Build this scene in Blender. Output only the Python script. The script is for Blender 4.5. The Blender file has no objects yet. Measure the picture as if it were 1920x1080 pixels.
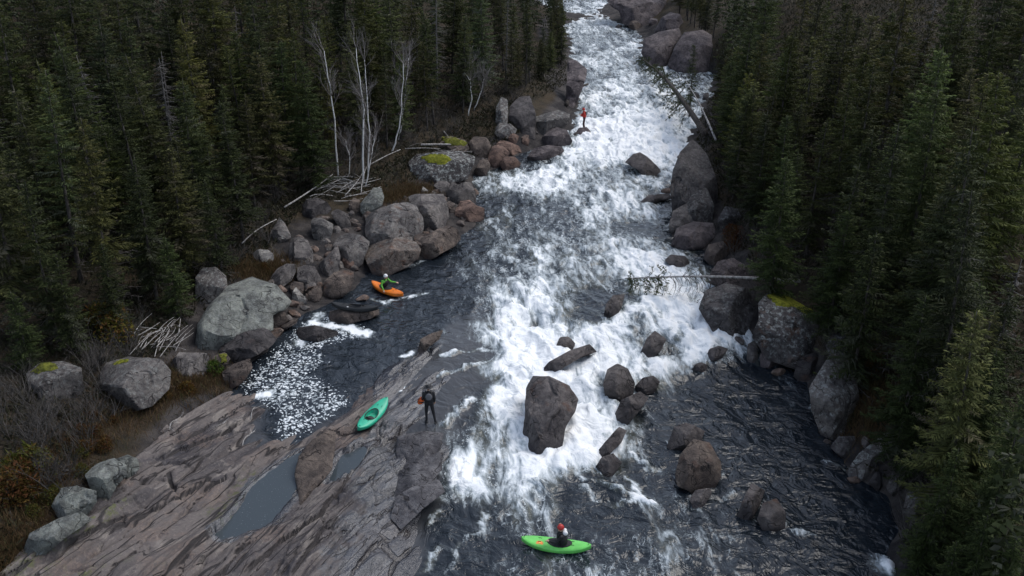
import bpy, math, random
import numpy as np
from mathutils import Vector, Matrix

sc = bpy.context.scene
COL = sc.collection
# ---------------------------------------------------------------- camera
PITCH = math.radians(25.0)
FPX, CAMZ = 1708.0, 23.3
cam = bpy.data.cameras.new('camera')
cam.sensor_width = 36.0
cam.lens = 36.0 * FPX / 1920.0
cam.clip_end = 2000.0
camo = bpy.data.objects.new('camera', cam)
camo.location = (0, 0, CAMZ)
camo.rotation_euler = (math.pi / 2 - PITCH, 0, 0)
COL.objects.link(camo)
sc.camera = camo
# ---------------------------------------------------------------- world, sun, exposure
SUN_EL, SUN_AZ = math.radians(52), math.radians(58)
w = bpy.data.worlds.new('World'); sc.world = w; w.use_nodes = True
nt = w.node_tree; nt.nodes.clear()
sky = nt.nodes.new('ShaderNodeTexSky'); sky.sky_type = 'NISHITA'; sky.sun_disc = False
sky.sun_elevation = SUN_EL; sky.sun_rotation = SUN_AZ
sky.air_density = 1.0; sky.dust_density = 1.6; sky.ozone_density = 1.0
hs = nt.nodes.new('ShaderNodeHueSaturation'); hs.inputs['Saturation'].default_value = 0.66
bg = nt.nodes.new('ShaderNodeBackground'); bg.inputs['Strength'].default_value = 0.13
wo = nt.nodes.new('ShaderNodeOutputWorld')
nt.links.new(sky.outputs[0], hs.inputs['Color']); nt.links.new(hs.outputs[0], bg.inputs['Color'])
nt.links.new(bg.outputs[0], wo.inputs['Surface'])
sl = bpy.data.lights.new('sun', 'SUN'); sl.energy = 1.15; sl.angle = math.radians(40); sl.color = (1.0, 0.98, 0.95); sl.specular_factor = 0.3
so = bpy.data.objects.new('sun', sl); COL.objects.link(so)
sd = Vector((math.sin(SUN_AZ) * math.cos(SUN_EL), math.cos(SUN_AZ) * math.cos(SUN_EL), math.sin(SUN_EL)))
so.rotation_euler = sd.to_track_quat('Z', 'Y').to_euler(); so.location = (0, 30, 60)
sc.view_settings.view_transform = 'Standard'; sc.view_settings.look = 'None'
sc.view_settings.gamma = 1.0; sc.view_settings.use_curve_mapping = False
sc.view_settings.exposure = 0.78
sc.render.engine = 'CYCLES'
sc.cycles.max_bounces = 4; sc.cycles.diffuse_bounces = 2; sc.cycles.glossy_bounces = 2; sc.cycles.transmission_bounces = 2
sc.cycles.use_denoising = True

# ---------------------------------------------------------------- numeric helpers
CP, SP = math.cos(PITCH), math.sin(PITCH)
FW = np.array([0, CP, -SP]); UP = np.array([0, SP, CP]); RT = np.array([1.0, 0, 0]); CAM = np.array([0, 0, CAMZ])

def ray(px, py):
    px = np.asarray(px, float); py = np.asarray(py, float)
    return FW + ((px - 960) / FPX)[..., None] * RT - ((py - 540) / FPX)[..., None] * UP

def at(px, py, z=0.0):
    d = ray(px, py); t = (np.asarray(z, float) - CAMZ) / d[..., 2]
    return CAM + d * t[..., None]

def project(p):
    q = np.asarray(p, float) - CAM
    dep = q @ FW
    return 960 + FPX * (q @ RT) / dep, 540 - FPX * (q @ UP) / dep, dep

def _hash(ix, iy, iz, seed):
    h = (ix.astype(np.int64) * 374761393 + iy.astype(np.int64) * 668265263 + iz.astype(np.int64) * 2147483647 + seed * 974634777) & 0xFFFFFFFF
    h = ((h ^ (h >> 13)) * 1274126177) & 0xFFFFFFFF
    h = ((h ^ (h >> 16)) * 2246822519) & 0xFFFFFFFF
    return ((h ^ (h >> 15)) & 0xFFFFFF) / float(0xFFFFFF)

def noise2(x, y, seed=0):
    ix = np.floor(x); iy = np.floor(y); fx = x - ix; fy = y - iy
    ux = fx * fx * fx * (fx * (fx * 6 - 15) + 10); uy = fy * fy * fy * (fy * (fy * 6 - 15) + 10)
    z = np.zeros_like(ix)
    def g(ax, ay):
        a = _hash(ix + ax, iy + ay, z, seed) * 2 * np.pi
        return np.cos(a) * (fx - ax) + np.sin(a) * (fy - ay)
    a = g(0, 0); b = g(1, 0); c = g(0, 1); d = g(1, 1)
    return ((a + (b - a) * ux) * (1 - uy) + (c + (d - c) * ux) * uy) * 1.41

def fbm2(x, y, oct=4, seed=0, gain=0.5):
    v = np.zeros_like(np.asarray(x, float)); a = 1.0; f = 1.0; s = 0.0
    for i in range(oct):
        v += a * noise2(x * f + 17.3 * i, y * f - 9.1 * i, seed + i); s += a; a *= gain; f *= 2.03
    return v / s

def noise3(p, seed=0):
    i = np.floor(p); f = p - i; u = f * f * (3 - 2 * f); r = 0
    for dx in (0, 1):
        for dy in (0, 1):
            for dz in (0, 1):
                wgt = (u[:, 0] if dx else 1 - u[:, 0]) * (u[:, 1] if dy else 1 - u[:, 1]) * (u[:, 2] if dz else 1 - u[:, 2])
                r = r + wgt * _hash(i[:, 0] + dx, i[:, 1] + dy, i[:, 2] + dz, seed)
    return r * 2 - 1

def fbm3(p, oct=4, seed=0, gain=0.5):
    v = 0; a = 1.0; f = 1.0; s = 0
    for k in range(oct):
        v = v + a * noise3(p * f + 13.7 * k, seed + k); s += a; a *= gain; f *= 2.07
    return v / s

def sstep(a, b, x):
    t = np.clip((np.asarray(x, float) - a) / (b - a), 0, 1)
    return t * t * (3 - 2 * t)

class Field:
    """linear radial interpolation through scattered control values"""
    def __init__(self, pts, vals):
        P = np.asarray(pts, float); v = np.asarray(vals, float); n = len(P)
        A = np.zeros((n + 1, n + 1))
        A[:n, :n] = np.sqrt(((P[:, None] - P[None]) ** 2).sum(-1) + 0.05) - 1e-3 * np.eye(n)
        A[:n, n] = 1; A[n, :n] = 1
        self.P = P; self.c = np.linalg.solve(A, np.append(v, 0))
    def __call__(self, x, y):
        x = np.asarray(x, float); y = np.asarray(y, float); sh = x.shape
        x = x.ravel(); y = y.ravel(); out = np.empty(len(x))
        for s in range(0, len(x), 60000):
            dx = x[s:s + 60000, None] - self.P[None, :, 0]; dy = y[s:s + 60000, None] - self.P[None, :, 1]
            out[s:s + 60000] = np.sqrt(dx * dx + dy * dy + 0.05) @ self.c[:-1] + self.c[-1]
        return out.reshape(sh)

def poly_sd(x, y, poly):
    """signed distance to a polygon, negative inside"""
    poly = np.asarray(poly, float)[:, :2]; x = np.asarray(x, float); y = np.asarray(y, float)
    d = np.full(x.shape, 1e9); ins = np.zeros(x.shape, bool); n = len(poly)
    for i in range(n):
        x0, y0 = poly[i]; x1, y1 = poly[(i + 1) % n]
        ex, ey = x1 - x0, y1 - y0; L = ex * ex + ey * ey + 1e-12
        t = np.clip(((x - x0) * ex + (y - y0) * ey) / L, 0, 1)
        d = np.minimum(d, (x - x0 - t * ex) ** 2 + (y - y0 - t * ey) ** 2)
        c = ((y0 > y) != (y1 > y)) & (x < (x1 - x0) * (y - y0) / (y1 - y0 + 1e-12) + x0)
        ins ^= c
    d = np.sqrt(d)
    return np.where(ins, -d, d)

def line_d(x, y, pl):
    d = np.full(np.shape(x), 1e9)
    for (x0, y0), (x1, y1) in zip(pl[:-1], pl[1:]):
        ex, ey = x1 - x0, y1 - y0; L = ex * ex + ey * ey + 1e-12
        t = np.clip(((x - x0) * ex + (y - y0) * ey) / L, 0, 1)
        d = np.minimum(d, (x - x0 - t * ex) ** 2 + (y - y0 - t * ey) ** 2)
    return np.sqrt(d)

# ---------------------------------------------------------------- object helpers
def make_mesh(name, verts, faces, mats=None, smooth=False, attrs=None, mat_idx=None, sharp=None):
    """verts (n,3); faces: array (m,k) or list of such arrays / lists"""
    me = bpy.data.meshes.new(name)
    verts = np.asarray(verts, np.float32)
    if isinstance(faces, np.ndarray):
        faces = [faces]
    lv = []; ls = []; off = 0
    for f in faces:
        f = np.asarray(f, np.int32)
        if f.ndim == 1: f = f[None]
        m, k = f.shape
        lv.append(f.ravel()); ls.append(off + np.arange(m, dtype=np.int32) * k); off += m * k
    lv = np.concatenate(lv); ls = np.concatenate(ls)
    me.vertices.add(len(verts)); me.vertices.foreach_set('co', verts.ravel())
    me.loops.add(len(lv)); me.loops.foreach_set('vertex_index', lv)
    me.polygons.add(len(ls)); me.polygons.foreach_set('loop_start', ls)
    if mat_idx is not None: me.polygons.foreach_set('material_index', np.asarray(mat_idx, np.int32))
    me.update(calc_edges=True)
    me.polygons.foreach_set('use_smooth', np.full(len(ls), bool(smooth)))
    if smooth and sharp: me.set_sharp_from_angle(angle=math.radians(sharp))
    if attrs:
        for k, v in attrs.items():
            v = np.asarray(v, np.float32)
            if v.ndim == 1:
                a = me.attributes.new(k, 'FLOAT', 'POINT'); a.data.foreach_set('value', v)
            else:
                a = me.attributes.new(k, 'FLOAT_COLOR', 'POINT'); a.data.foreach_set('color', v.ravel())
    for m in (mats if isinstance(mats, (list, tuple)) else [mats] if mats else []):
        me.materials.append(m)
    return me

def link(name, data, parent=None, loc=None, rot=None):
    o = bpy.data.objects.new(name, data); COL.objects.link(o)
    if parent: o.parent = parent
    if loc is not None: o.location = tuple(float(v) for v in loc)
    if rot is not None: o.rotation_euler = rot
    return o

def tag(o, label=None, cat=None, group=None, kind=None):
    if label: o['label'] = label
    if cat: o['category'] = cat
    if group: o['group'] = group
    if kind: o['kind'] = kind
    return o

class MB:
    """collects tubes, ellipsoids and quads into one mesh"""
    def __init__(s): s.v = []; s.f3 = []; s.f4 = []; s.n = 0
    def add(s, v, f):
        v = np.asarray(v, float); f = np.asarray(f, int) + s.n
        s.v.append(v); s.n += len(v)
        (s.f3 if f.shape[1] == 3 else s.f4).append(f)
    def tube(s, pts, rad, k=6, cap=True):
        pts = np.asarray(pts, float); n = len(pts)
        rad = np.broadcast_to(np.asarray(rad, float), (n,))
        tan = np.gradient(pts, axis=0); tan /= np.linalg.norm(tan, axis=1)[:, None] + 1e-9
        ref = np.array([0, 0, 1.0]) if abs(tan[:, 2]).mean() < 0.8 else np.array([1.0, 0.2, 0])
        a = np.cross(tan, ref); a /= np.linalg.norm(a, axis=1)[:, None] + 1e-9
        b = np.cross(tan, a); th = np.arange(k) * 2 * np.pi / k
        V = pts[:, None] + rad[:, None, None] * (np.cos(th)[None, :, None] * a[:, None] + np.sin(th)[None, :, None] * b[:, None])
        V = V.reshape(-1, 3); i = np.arange(n - 1)[:, None] * k; j = np.arange(k)[None]; j2 = (j + 1) % k
        F = np.stack([i + j, i + j2, i + k + j2, i + k + j], -1).reshape(-1, 4)
        s.add(V, F)
        if cap:
            base = s.n - n * k
            for r0, p, sg in ((0, pts[0] - tan[0] * rad[0] * .6, 1), (n - 1, pts[-1] + tan[-1] * rad[-1] * .6, -1)):
                s.v.append(p[None]); c = s.n; s.n += 1
                ring = base + r0 * k + np.arange(k); nx = np.roll(ring, -1)
                s.f3.append(np.stack([np.full(k, c), nx, ring] if sg > 0 else [np.full(k, c), ring, nx], -1))
    def ball(s, c, r, nu=12, nv=8, rot=None):
        c = np.asarray(c, float); r = np.broadcast_to(np.asarray(r, float), (3,))
        ph = (np.arange(nv - 1) + 1) * np.pi / nv; th = np.arange(nu) * 2 * np.pi / nu
        V = np.stack([np.sin(ph)[:, None] * np.cos(th), np.sin(ph)[:, None] * np.sin(th), np.repeat(np.cos(ph)[:, None], nu, 1)], -1).reshape(-1, 3)
        V = np.vstack([V, [[0, 0, 1]], [[0, 0, -1]]]) * r
        if rot is not None: V = V @ np.asarray(rot).T
        V = V + c; b = s.n
        i = np.arange(nv - 2)[:, None] * nu; j = np.arange(nu)[None]; j2 = (j + 1) % nu
        F = np.stack([i + j, i + nu + j, i + nu + j2, i + j2], -1).reshape(-1, 4)
        s.add(V, F); t = b + len(V) - 2; r0 = np.arange(nu)
        s.f3.append(np.stack([np.full(nu, t), b + r0, b + (r0 + 1) % nu], -1))
        l = b + (nv - 2) * nu
        s.f3.append(np.stack([np.full(nu, t + 1), l + (r0 + 1) % nu, l + r0], -1))
    def box(s, c, size, rot=None):
        V = np.array([[x, y, z] for x in (-.5, .5) for y in (-.5, .5) for z in (-.5, .5)]) * np.asarray(size)
        if rot is not None: V = V @ np.asarray(rot).T
        s.add(V + np.asarray(c), [[0, 1, 3, 2], [4, 6, 7, 5], [0, 4, 5, 1], [2, 3, 7, 6], [0, 2, 6, 4], [1, 5, 7, 3]])
    def mesh(s, name, mats, smooth=True, sharp=None, attrs=None):
        V = np.vstack(s.v); F = []
        if s.f4: F.append(np.vstack(s.f4))
        if s.f3: F.append(np.vstack(s.f3))
        return make_mesh(name, V, F, mats, smooth, attrs, sharp=sharp)
    def build(s, name, mats, parent=None, smooth=True, sharp=None):
        return link(name, s.mesh(name, mats, smooth, sharp), parent)

# ---------------------------------------------------------------- material helpers
class NT:
    def __init__(s, name):
        s.m = bpy.data.materials.new(name); s.m.use_nodes = True; s.t = s.m.node_tree
        s.b = s.t.nodes['Principled BSDF']; s.b.inputs['Specular IOR Level'].default_value = 0.3
    def n(s, typ, **kw):
        nd = s.t.nodes.new(typ)
        for k, v in kw.items(): setattr(nd, k, v)
        return nd
    def L(s, a, b): s.t.links.new(a, b)
    def put(s, sock, v):
        if isinstance(v, bpy.types.NodeSocket): s.L(v, sock)
        elif v is not None:
            if hasattr(sock.default_value, '__len__') and not hasattr(v, '__len__'): v = (v,) * len(sock.default_value)
            if hasattr(v, '__len__') and len(sock.default_value) == 4 and len(v) == 3: v = (*v, 1)
            sock.default_value = v
    def coord(s, kind='Object', rot=0, scale=(1, 1, 1)):
        c = s.n('ShaderNodeTexCoord').outputs[kind] if kind != 'World' else s.n('ShaderNodeNewGeometry').outputs['Position']
        if rot:
            mr = s.n('ShaderNodeMapping'); mr.inputs['Rotation'].default_value = (0, 0, rot); s.L(c, mr.inputs['Vector']); c = mr.outputs[0]
        mp = s.n('ShaderNodeMapping'); mp.inputs['Scale'].default_value = scale
        s.L(c, mp.inputs['Vector']); return mp.outputs[0]
    def noise(s, vec, scale, detail=5, rough=.55, dist=0.0, w=None):
        nd = s.n('ShaderNodeTexNoise'); s.put(nd.inputs['Vector'], vec)
        nd.inputs['Scale'].default_value = scale; nd.inputs['Detail'].default_value = detail
        nd.inputs['Roughness'].default_value = rough; nd.inputs['Distortion'].default_value = dist
        return nd.outputs['Fac']
    def vor(s, vec, scale, feat='F1', rnd=1.0):
        nd = s.n('ShaderNodeTexVoronoi', feature=feat); s.put(nd.inputs['Vector'], vec)
        nd.inputs['Scale'].default_value = scale; nd.inputs['Randomness'].default_value = rnd
        return nd.outputs['Distance']
    def math(s, op, a, b=None, c=None):
        nd = s.n('ShaderNodeMath', operation=op); s.put(nd.inputs[0], a); s.put(nd.inputs[1], b); s.put(nd.inputs[2], c)
        return nd.outputs[0]
    def ramp(s, v, a, b, lo=0.0, hi=1.0):
        nd = s.n('ShaderNodeMapRange', interpolation_type='SMOOTHSTEP'); s.put(nd.inputs['Value'], v)
        for k, q in (('From Min', a), ('From Max', b), ('To Min', lo), ('To Max', hi)): s.put(nd.inputs[k], q)
        return nd.outputs[0]
    def mix(s, fac, a, b, mode='MIX'):
        nd = s.n('ShaderNodeMix', data_type='RGBA', blend_type=mode)
        s.put(nd.inputs[0], fac); s.put(nd.inputs[6], a); s.put(nd.inputs[7], b); return nd.outputs[2]
    def attr(s, name, typ='GEOMETRY', out='Fac'):
        return s.n('ShaderNodeAttribute', attribute_name=name, attribute_type=typ).outputs[out]
    def bump(s, h, dist=.02, strength=1.0, normal=None):
        nd = s.n('ShaderNodeBump'); nd.inputs['Distance'].default_value = dist; nd.inputs['Strength'].default_value = strength
        s.put(nd.inputs['Height'], h)
        if normal is not None: s.L(normal, nd.inputs['Normal'])
        return nd.outputs[0]
    def out(s, col=None, rough=None, normal=None, spec=None):
        if col is not None: s.put(s.b.inputs['Base Color'], col)
        if rough is not None: s.put(s.b.inputs['Roughness'], rough)
        if normal is not None: s.L(normal, s.b.inputs['Normal'])
        if spec is not None: s.put(s.b.inputs['Specular IOR Level'], spec)
        return s.m
# ---------------------------------------------------------------- materials
def mat_plain(name, col, rough=.5, var=.25, scale=6.0, spec=.4, bump=0.0):
    s = NT(name); v = s.coord('Object'); n = s.noise(v, scale, 4)
    c = s.mix(n, tuple(x * (1 - var) for x in col), tuple(min(1, x * (1 + var)) for x in col))
    return s.out(c, rough, s.bump(s.noise(v, scale * 6, 3), bump) if bump else None, spec)

def mat_rock():
    s = NT('boulder_rock'); v = s.coord('World')
    tint = s.n('ShaderNodeObjectInfo').outputs['Color']
    big = s.noise(v, .9, 6, .6, .6); mid = s.noise(v, 3.5, 8, .68, .4); fine = s.noise(v, 17, 6, .7)
    c = s.mix(s.ramp(big, .34, .66), s.mix(1.0, tint, (.55, .52, .53), 'MULTIPLY'), s.mix(1.0, tint, (1.30, 1.24, 1.18), 'MULTIPLY'))
    c = s.mix(s.ramp(mid, .40, .62, 0, .75), c, s.mix(1.0, c, (.42, .41, .43), 'MULTIPLY'))
    c = s.mix(s.ramp(fine, .42, .75, 0, .55), c, s.mix(1.0, c, (1.7, 1.65, 1.6), 'MULTIPLY'))
    # rusty stain
    rust = s.math('MULTIPLY', s.ramp(s.noise(v, 1.3, 5, .6), .55, .72), s.attr('rust', 'OBJECT'))
    c = s.mix(rust, c, (.115, .055, .032))
    # pale crustose lichen, only on rocks that carry it, on upward faces
    nz = s.n('ShaderNodeSeparateXYZ'); s.L(s.n('ShaderNodeNewGeometry').outputs['True Normal'], nz.inputs[0])
    lich = s.math('MULTIPLY', s.ramp(s.noise(v, 4.5, 8, .75), .47, .66), s.attr('lichen', 'OBJECT'))
    lich = s.math('MULTIPLY', lich, s.ramp(nz.outputs[2], -.1, .5))
    c = s.mix(lich, c, (.36, .38, .36))
    # wet band above the waterline
    ps = s.n('ShaderNodeSeparateXYZ'); s.L(s.n('ShaderNodeNewGeometry').outputs['Position'], ps.inputs[0])
    h = s.math('SUBTRACT', ps.outputs[2], s.attr('waterline', 'OBJECT'))
    h = s.math('ADD', h, s.math('MULTIPLY', s.math('SUBTRACT', mid, .5), .7))
    wet = s.ramp(h, .38, .05)
    c = s.mix(wet, c, s.mix(1.0, c, (.46, .44, .47), 'MULTIPLY'))
    crack = s.ramp(s.math('ABSOLUTE', s.math('SUBTRACT', s.noise(v, 1.0, 2, .5, .7), .5)), .001, .011)
    hgt = s.math('ADD', s.math('MULTIPLY', mid, 1.0), s.math('ADD', s.math('MULTIPLY', fine, .35), s.math('MULTIPLY', crack, .35)))
    c = s.mix(crack, s.mix(1.0, c, (.30, .28, .28), 'MULTIPLY'), c)
    return s.out(c, s.mix(wet, (.85,) * 3, (.32,) * 3), s.bump(hgt, .14, .9), .35)

FOL = math.radians(26)   # bedding direction of the slab, clockwise from +Y
def mat_slab():
    s = NT('bedrock'); v = s.coord('World', FOL, (1, 1, 1))
    vs = s.coord('World', FOL, (1.0, .10, .6)); vm = s.coord('World', FOL, (1.0, .38, 1)); pl = s.attr('plate'); ed = s.attr('crack')
    a = s.noise(vs, .9, 6, .6, .5); b = s.noise(vm, 2.2, 7, .66, .7); pm = s.noise(vm, .8, 6, .62, .9); f = s.noise(v, 9, 7, .7); g = s.noise(v, .5, 4, .6)
    tone = s.math('ADD', s.math('MULTIPLY', pl, .22), s.math('ADD', s.math('MULTIPLY', a, .45), s.math('MULTIPLY', pm, .45)))
    c = s.mix(s.ramp(tone, .42, .62), (.029, .026, .031), (.108, .092, .086))
    c = s.mix(s.ramp(s.math('ADD', s.math('MULTIPLY', b, .6), s.math('MULTIPLY', pm, .4)), .53, .61, 0, .8), c, (.195, .170, .150))
    c = s.mix(s.ramp(b, .43, .34, 0, .75), c, (.036, .031, .036))
    c = s.mix(s.math('MULTIPLY', s.ramp(g, .50, .60), s.ramp(f, .35, .6, 0, .45)), c, (.155, .105, .08))
    c = s.mix(s.ramp(f, .52, .74, 0, .5), c, (.25, .225, .20))
    moss = s.math('MULTIPLY', s.attr('moss'), s.ramp(s.noise(v, 3.2, 6, .7), .48, .6))
    c = s.mix(moss, c, (.075, .085, .022))
    wet = s.ramp(s.math('ADD', s.attr('wet'), s.math('MULTIPLY', s.math('SUBTRACT', f, .5), .8)), .2, .6)
    c = s.mix(wet, c, s.mix(1.0, c, (.42, .50, .62), 'MULTIPLY'))
    ln = s.ramp(s.math('ABSOLUTE', s.math('SUBTRACT', s.noise(vs, .9, 3, .5, .5), .5)), .003, .014)
    l2 = s.ramp(s.math('ABSOLUTE', s.math('SUBTRACT', s.noise(vs, 1.9, 2, .5, .4), .5)), .002, .012); ln = s.math('MULTIPLY', ln, s.math('MAXIMUM', l2, s.ramp(pm, .55, .45)))
    ln = s.math('MULTIPLY', ln, s.ramp(s.math('ADD', ed, s.math('MULTIPLY', s.math('SUBTRACT', f, .5), .6)), .8, .4))
    c = s.mix(ln, (.022, .018, .018), c)
    h = s.math('ADD', s.math('MULTIPLY', b, 1.1), s.math('ADD', s.math('MULTIPLY', f, .4), s.math('MULTIPLY', ln, .5)))
    return s.out(c, s.mix(wet, (.7,) * 3, (.20,) * 3), s.bump(h, .10, .9), s.math('ADD', .35, s.math('MULTIPLY', wet, .4)))

def mat_ground():
    s = NT('forest_floor'); v = s.coord('World')
    a = s.noise(v, .7, 6, .65, .5); f = s.noise(v, 6, 8, .72); k = s.noise(v, 23, 4, .6)
    soil = s.mix(s.ramp(a, .35, .65), (.020, .017, .012), (.050, .036, .022))
    soil = s.mix(s.ramp(f, .52, .7, 0, .8), soil, (.030, .036, .012))
    soil = s.mix(s.ramp(k, .55, .75, 0, .5), soil, (.085, .07, .05))
    rock = s.mix(s.ramp(a, .4, .62), (.022, .020, .021), (.068, .060, .056))
    rock = s.mix(s.ramp(f, .45, .7, 0, .6), rock, (.03, .027, .027))
    r = s.ramp(s.math('ADD', s.attr('rock'), s.math('MULTIPLY', s.math('SUBTRACT', f, .5), .8)), .35, .65)
    red = s.ramp(s.math('ADD', s.attr('red'), s.math('MULTIPLY', s.math('SUBTRACT', f, .5), .8)), .4, .8)
    c = s.mix(r, soil, rock); c = s.mix(red, c, s.mix(k, (.030, .021, .014), (.060, .043, .028)))
    return s.out(c, .9, s.bump(s.math('ADD', f, s.math('MULTIPLY', k, .5)), .12, .9), .2)

def mat_water():
    s = NT('river_water'); F = s.math('MULTIPLY', s.attr('foam'), .87); K = s.attr('fleck')
    v = s.coord('World', -.06, (1, .30, 1)); iso = s.coord('World', 0, (1, .85, 1))
    n0 = s.noise(v, .5, 3, .55, .9); n1 = s.noise(v, 1.3, 4, .6, 1.1); n2 = s.noise(v, 3.8, 3, .6, .9); n3 = s.noise(iso, 11, 2, .6, .6)
    rid = s.math('SUBTRACT', 1.0, s.math('MULTIPLY', s.math('ABSOLUTE', s.math('SUBTRACT', s.noise(v, .95, 3, .55, 2.0), .5)), 4.2))
    t = F
    for q, c, w_ in ((n0, .5, .75), (n1, .5, 1.1), (rid, .6, .30), (n2, .5, .34), (n3, .5, .04)):
        t = s.math('ADD', t, s.math('MULTIPLY', s.math('SUBTRACT', q, c), w_))
    white = s.ramp(t, .26, .92)
    # thin threads of foam drawn out on the dark water
    r1 = s.ramp(s.math('ABSOLUTE', s.math('SUBTRACT', s.noise(iso, .8, 4, .58, 2.4), .5)), .026, .004)
    r2 = s.ramp(s.math('ABSOLUTE', s.math('SUBTRACT', s.noise(iso, 2.0, 3, .55, 1.8), .5)), .040, .006)
    thr = s.math('MULTIPLY', s.math('MAXIMUM', r1, s.math('MULTIPLY', r2, .7)), s.ramp(s.math('ADD', F, s.math('MULTIPLY', s.math('SUBTRACT', n1, .5), .8)), .06, .42))
    thr = s.math('MULTIPLY', thr, s.ramp(n2, .38, .62))
    white = s.math('MAXIMUM', white, s.math('MULTIPLY', thr, .75))
    # floating flecks in the slack water
    wv = s.n('ShaderNodeVectorMath', operation='ADD'); s.L(s.coord('World', .5, (1.0, 1.0, 1)), wv.inputs[0])
    nc = s.n('ShaderNodeTexNoise'); nc.inputs['Scale'].default_value = 3.0; s.L(iso, nc.inputs['Vector'])
    sc_ = s.n('ShaderNodeVectorMath', operation='SCALE'); s.L(nc.outputs['Color'], sc_.inputs[0]); sc_.inputs['Scale'].default_value = .6
    s.L(sc_.outputs[0], wv.inputs[1])
    vo = s.vor(wv.outputs[0], 6.2, 'F1')
    fl = s.ramp(s.math('ADD', vo, s.math('MULTIPLY', s.math('SUBTRACT', n3, .5), .9)), s.math('MULTIPLY', K, .72), s.math('MULTIPLY', K, .18))
    fl = s.math('MULTIPLY', s.math('MULTIPLY', fl, s.ramp(K, .05, .3)), s.ramp(n2, .30, .60, .45, .95))
    white = s.math('MAXIMUM', white, fl)
    dark = s.mix(s.ramp(n1, .4, .6), (.010, .014, .019), (.017, .022, .028))
    thn = s.attr('thin'); dark = s.mix(thn, dark, s.mix(n1, (.034, .038, .044), (.060, .060, .062)))
    # aerated water: grey green under thin foam, grey where foam is half broken, white on top
    dark = s.mix(s.ramp(s.math('ADD', F, s.math('MULTIPLY', s.math('SUBTRACT', n0, .5), .8)), .15, .75), dark, s.mix(s.ramp(n0, .42, .6), (.085, .10, .108), (.12, .125, .10)))
    c = s.mix(s.ramp(white, 0, .42), dark, (.22, .25, .265)); c = s.mix(s.ramp(white, .3, .72), c, (.50, .545, .57)); c = s.mix(s.ramp(white, .62, .98), c, (.80, .82, .83))
    thin = s.attr('thin'); rp = s.noise(s.coord('World', .5, (.9, 1.1, 1)), 1.05, 3, .5, 1.2)
    h = s.math('ADD', rp, s.math('ADD', s.math('MULTIPLY', n2, .16), s.math('MULTIPLY', n3, .022)))
    nm = s.bump(h, .20, 1.0); s.put(nm.node.inputs['Strength'], s.math('MULTIPLY', s.ramp(K, 0, .6, 1.0, .35), s.ramp(thin, 0, 1, 1.0, .5)))
    s.b.inputs['IOR'].default_value = 1.33
    return s.out(c, s.mix(white, (.10,) * 3, (.8,) * 3), nm, .55)

def mat_pool():
    s = NT('still_pool'); v = s.coord('World')
    n = s.noise(v, 22, 2, .5)
    c = s.mix(s.ramp(n, .70, .74), (.042, .053, .061), (.25, .27, .28))
    s.b.inputs['IOR'].default_value = 1.33
    return s.out(c, .06, s.bump(s.noise(v, 3, 2), .01, .3), .5)

def mat_leaf(name, a, b, dead):
    """a dark shoots, b lighter shoots, dead grey lichen; the tint attribute picks per spray"""
    s = NT(name); t = s.attr('tint', out='Color'); sp = s.n('ShaderNodeSeparateColor'); s.L(t, sp.inputs[0])
    oi = s.n('ShaderNodeObjectInfo'); rnd = oi.outputs['Random']
    c = s.mix(sp.outputs[0], a, b)
    c = s.mix(sp.outputs[1], c, dead)
    c = s.mix(1.0, c, oi.outputs['Color'], 'MULTIPLY')
    m = s.out(c, .75, None, .2)
    tr = s.n('ShaderNodeBsdfTranslucent'); s.L(c, tr.inputs['Color'])
    ad = s.n('ShaderNodeMixShader'); ad.inputs[0].default_value = .25
    s.L(s.b.outputs[0], ad.inputs[1]); s.L(tr.outputs[0], ad.inputs[2])
    s.L(ad.outputs[0], s.t.nodes['Material Output'].inputs['Surface'])
    return m

def mat_bark(name, a, b, scale=9.0, stretch=.25):
    s = NT(name); v = s.coord('Object', 0, (1, 1, stretch)); n = s.noise(v, scale, 6, .7, .4); k = s.noise(v, scale * 5, 3)
    c = s.mix(s.ramp(n, .38, .62), a, b)
    return s.out(c, .85, s.bump(s.math('ADD', n, k), .02, .8), .2)

def mat_birch():
    s = NT('birch_bark'); v = s.coord('Object', 0, (1, 1, 2.2)); n = s.noise(v, 5, 6, .7)
    c = s.mix(s.ramp(n, .56, .66), (.72, .70, .68), (.10, .09, .08))
    return s.out(c, .7, None, .2)

M = dict(
    rock=mat_rock(), slab=mat_slab(), ground=mat_ground(), water=mat_water(), pool=mat_pool(),
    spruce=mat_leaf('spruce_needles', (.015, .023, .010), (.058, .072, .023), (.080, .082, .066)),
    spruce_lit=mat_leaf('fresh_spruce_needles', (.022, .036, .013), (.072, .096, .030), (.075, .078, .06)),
    shrubleaf=mat_leaf('shrub_leaves', (.05, .055, .015), (.13, .11, .03), (.11, .05, .025)),
    grass=mat_leaf('dry_grass_blades', (.055, .032, .016), (.14, .092, .045), (.06, .065, .025)),
    cover=mat_leaf('undergrowth_leaves', (.016, .020, .010), (.042, .038, .020), (.07, .06, .05)),
    bark=mat_bark('spruce_bark', (.035, .030, .028), (.095, .085, .078)),
    deadwood=mat_bark('bleached_wood', (.17, .155, .145), (.40, .385, .37), 6, .2),
    twig=mat_bark('grey_twig', (.038, .034, .032), (.105, .096, .090), 5, .3),
    darkwood=mat_bark('wet_wood', (.022, .018, .016), (.07, .06, .053), 6, .2),
    birch=mat_birch(), birch_twig=mat_bark('birch_twig', (.12, .105, .10), (.24, .22, .21), 5, .3), snag=mat_bark('grey_snag', (.07, .065, .062), (.17, .16, .152), 6, .2),
    moss=None,
)
def mat_moss(name, a, b):
    s = NT(name); v = s.coord('World'); n = s.noise(v, 5, 7, .7); k = s.noise(v, 30, 3)
    return s.out(s.mix(s.ramp(n, .35, .65), a, b), .95, s.bump(s.math('ADD', n, k), .05, 1.0), .1)
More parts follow.
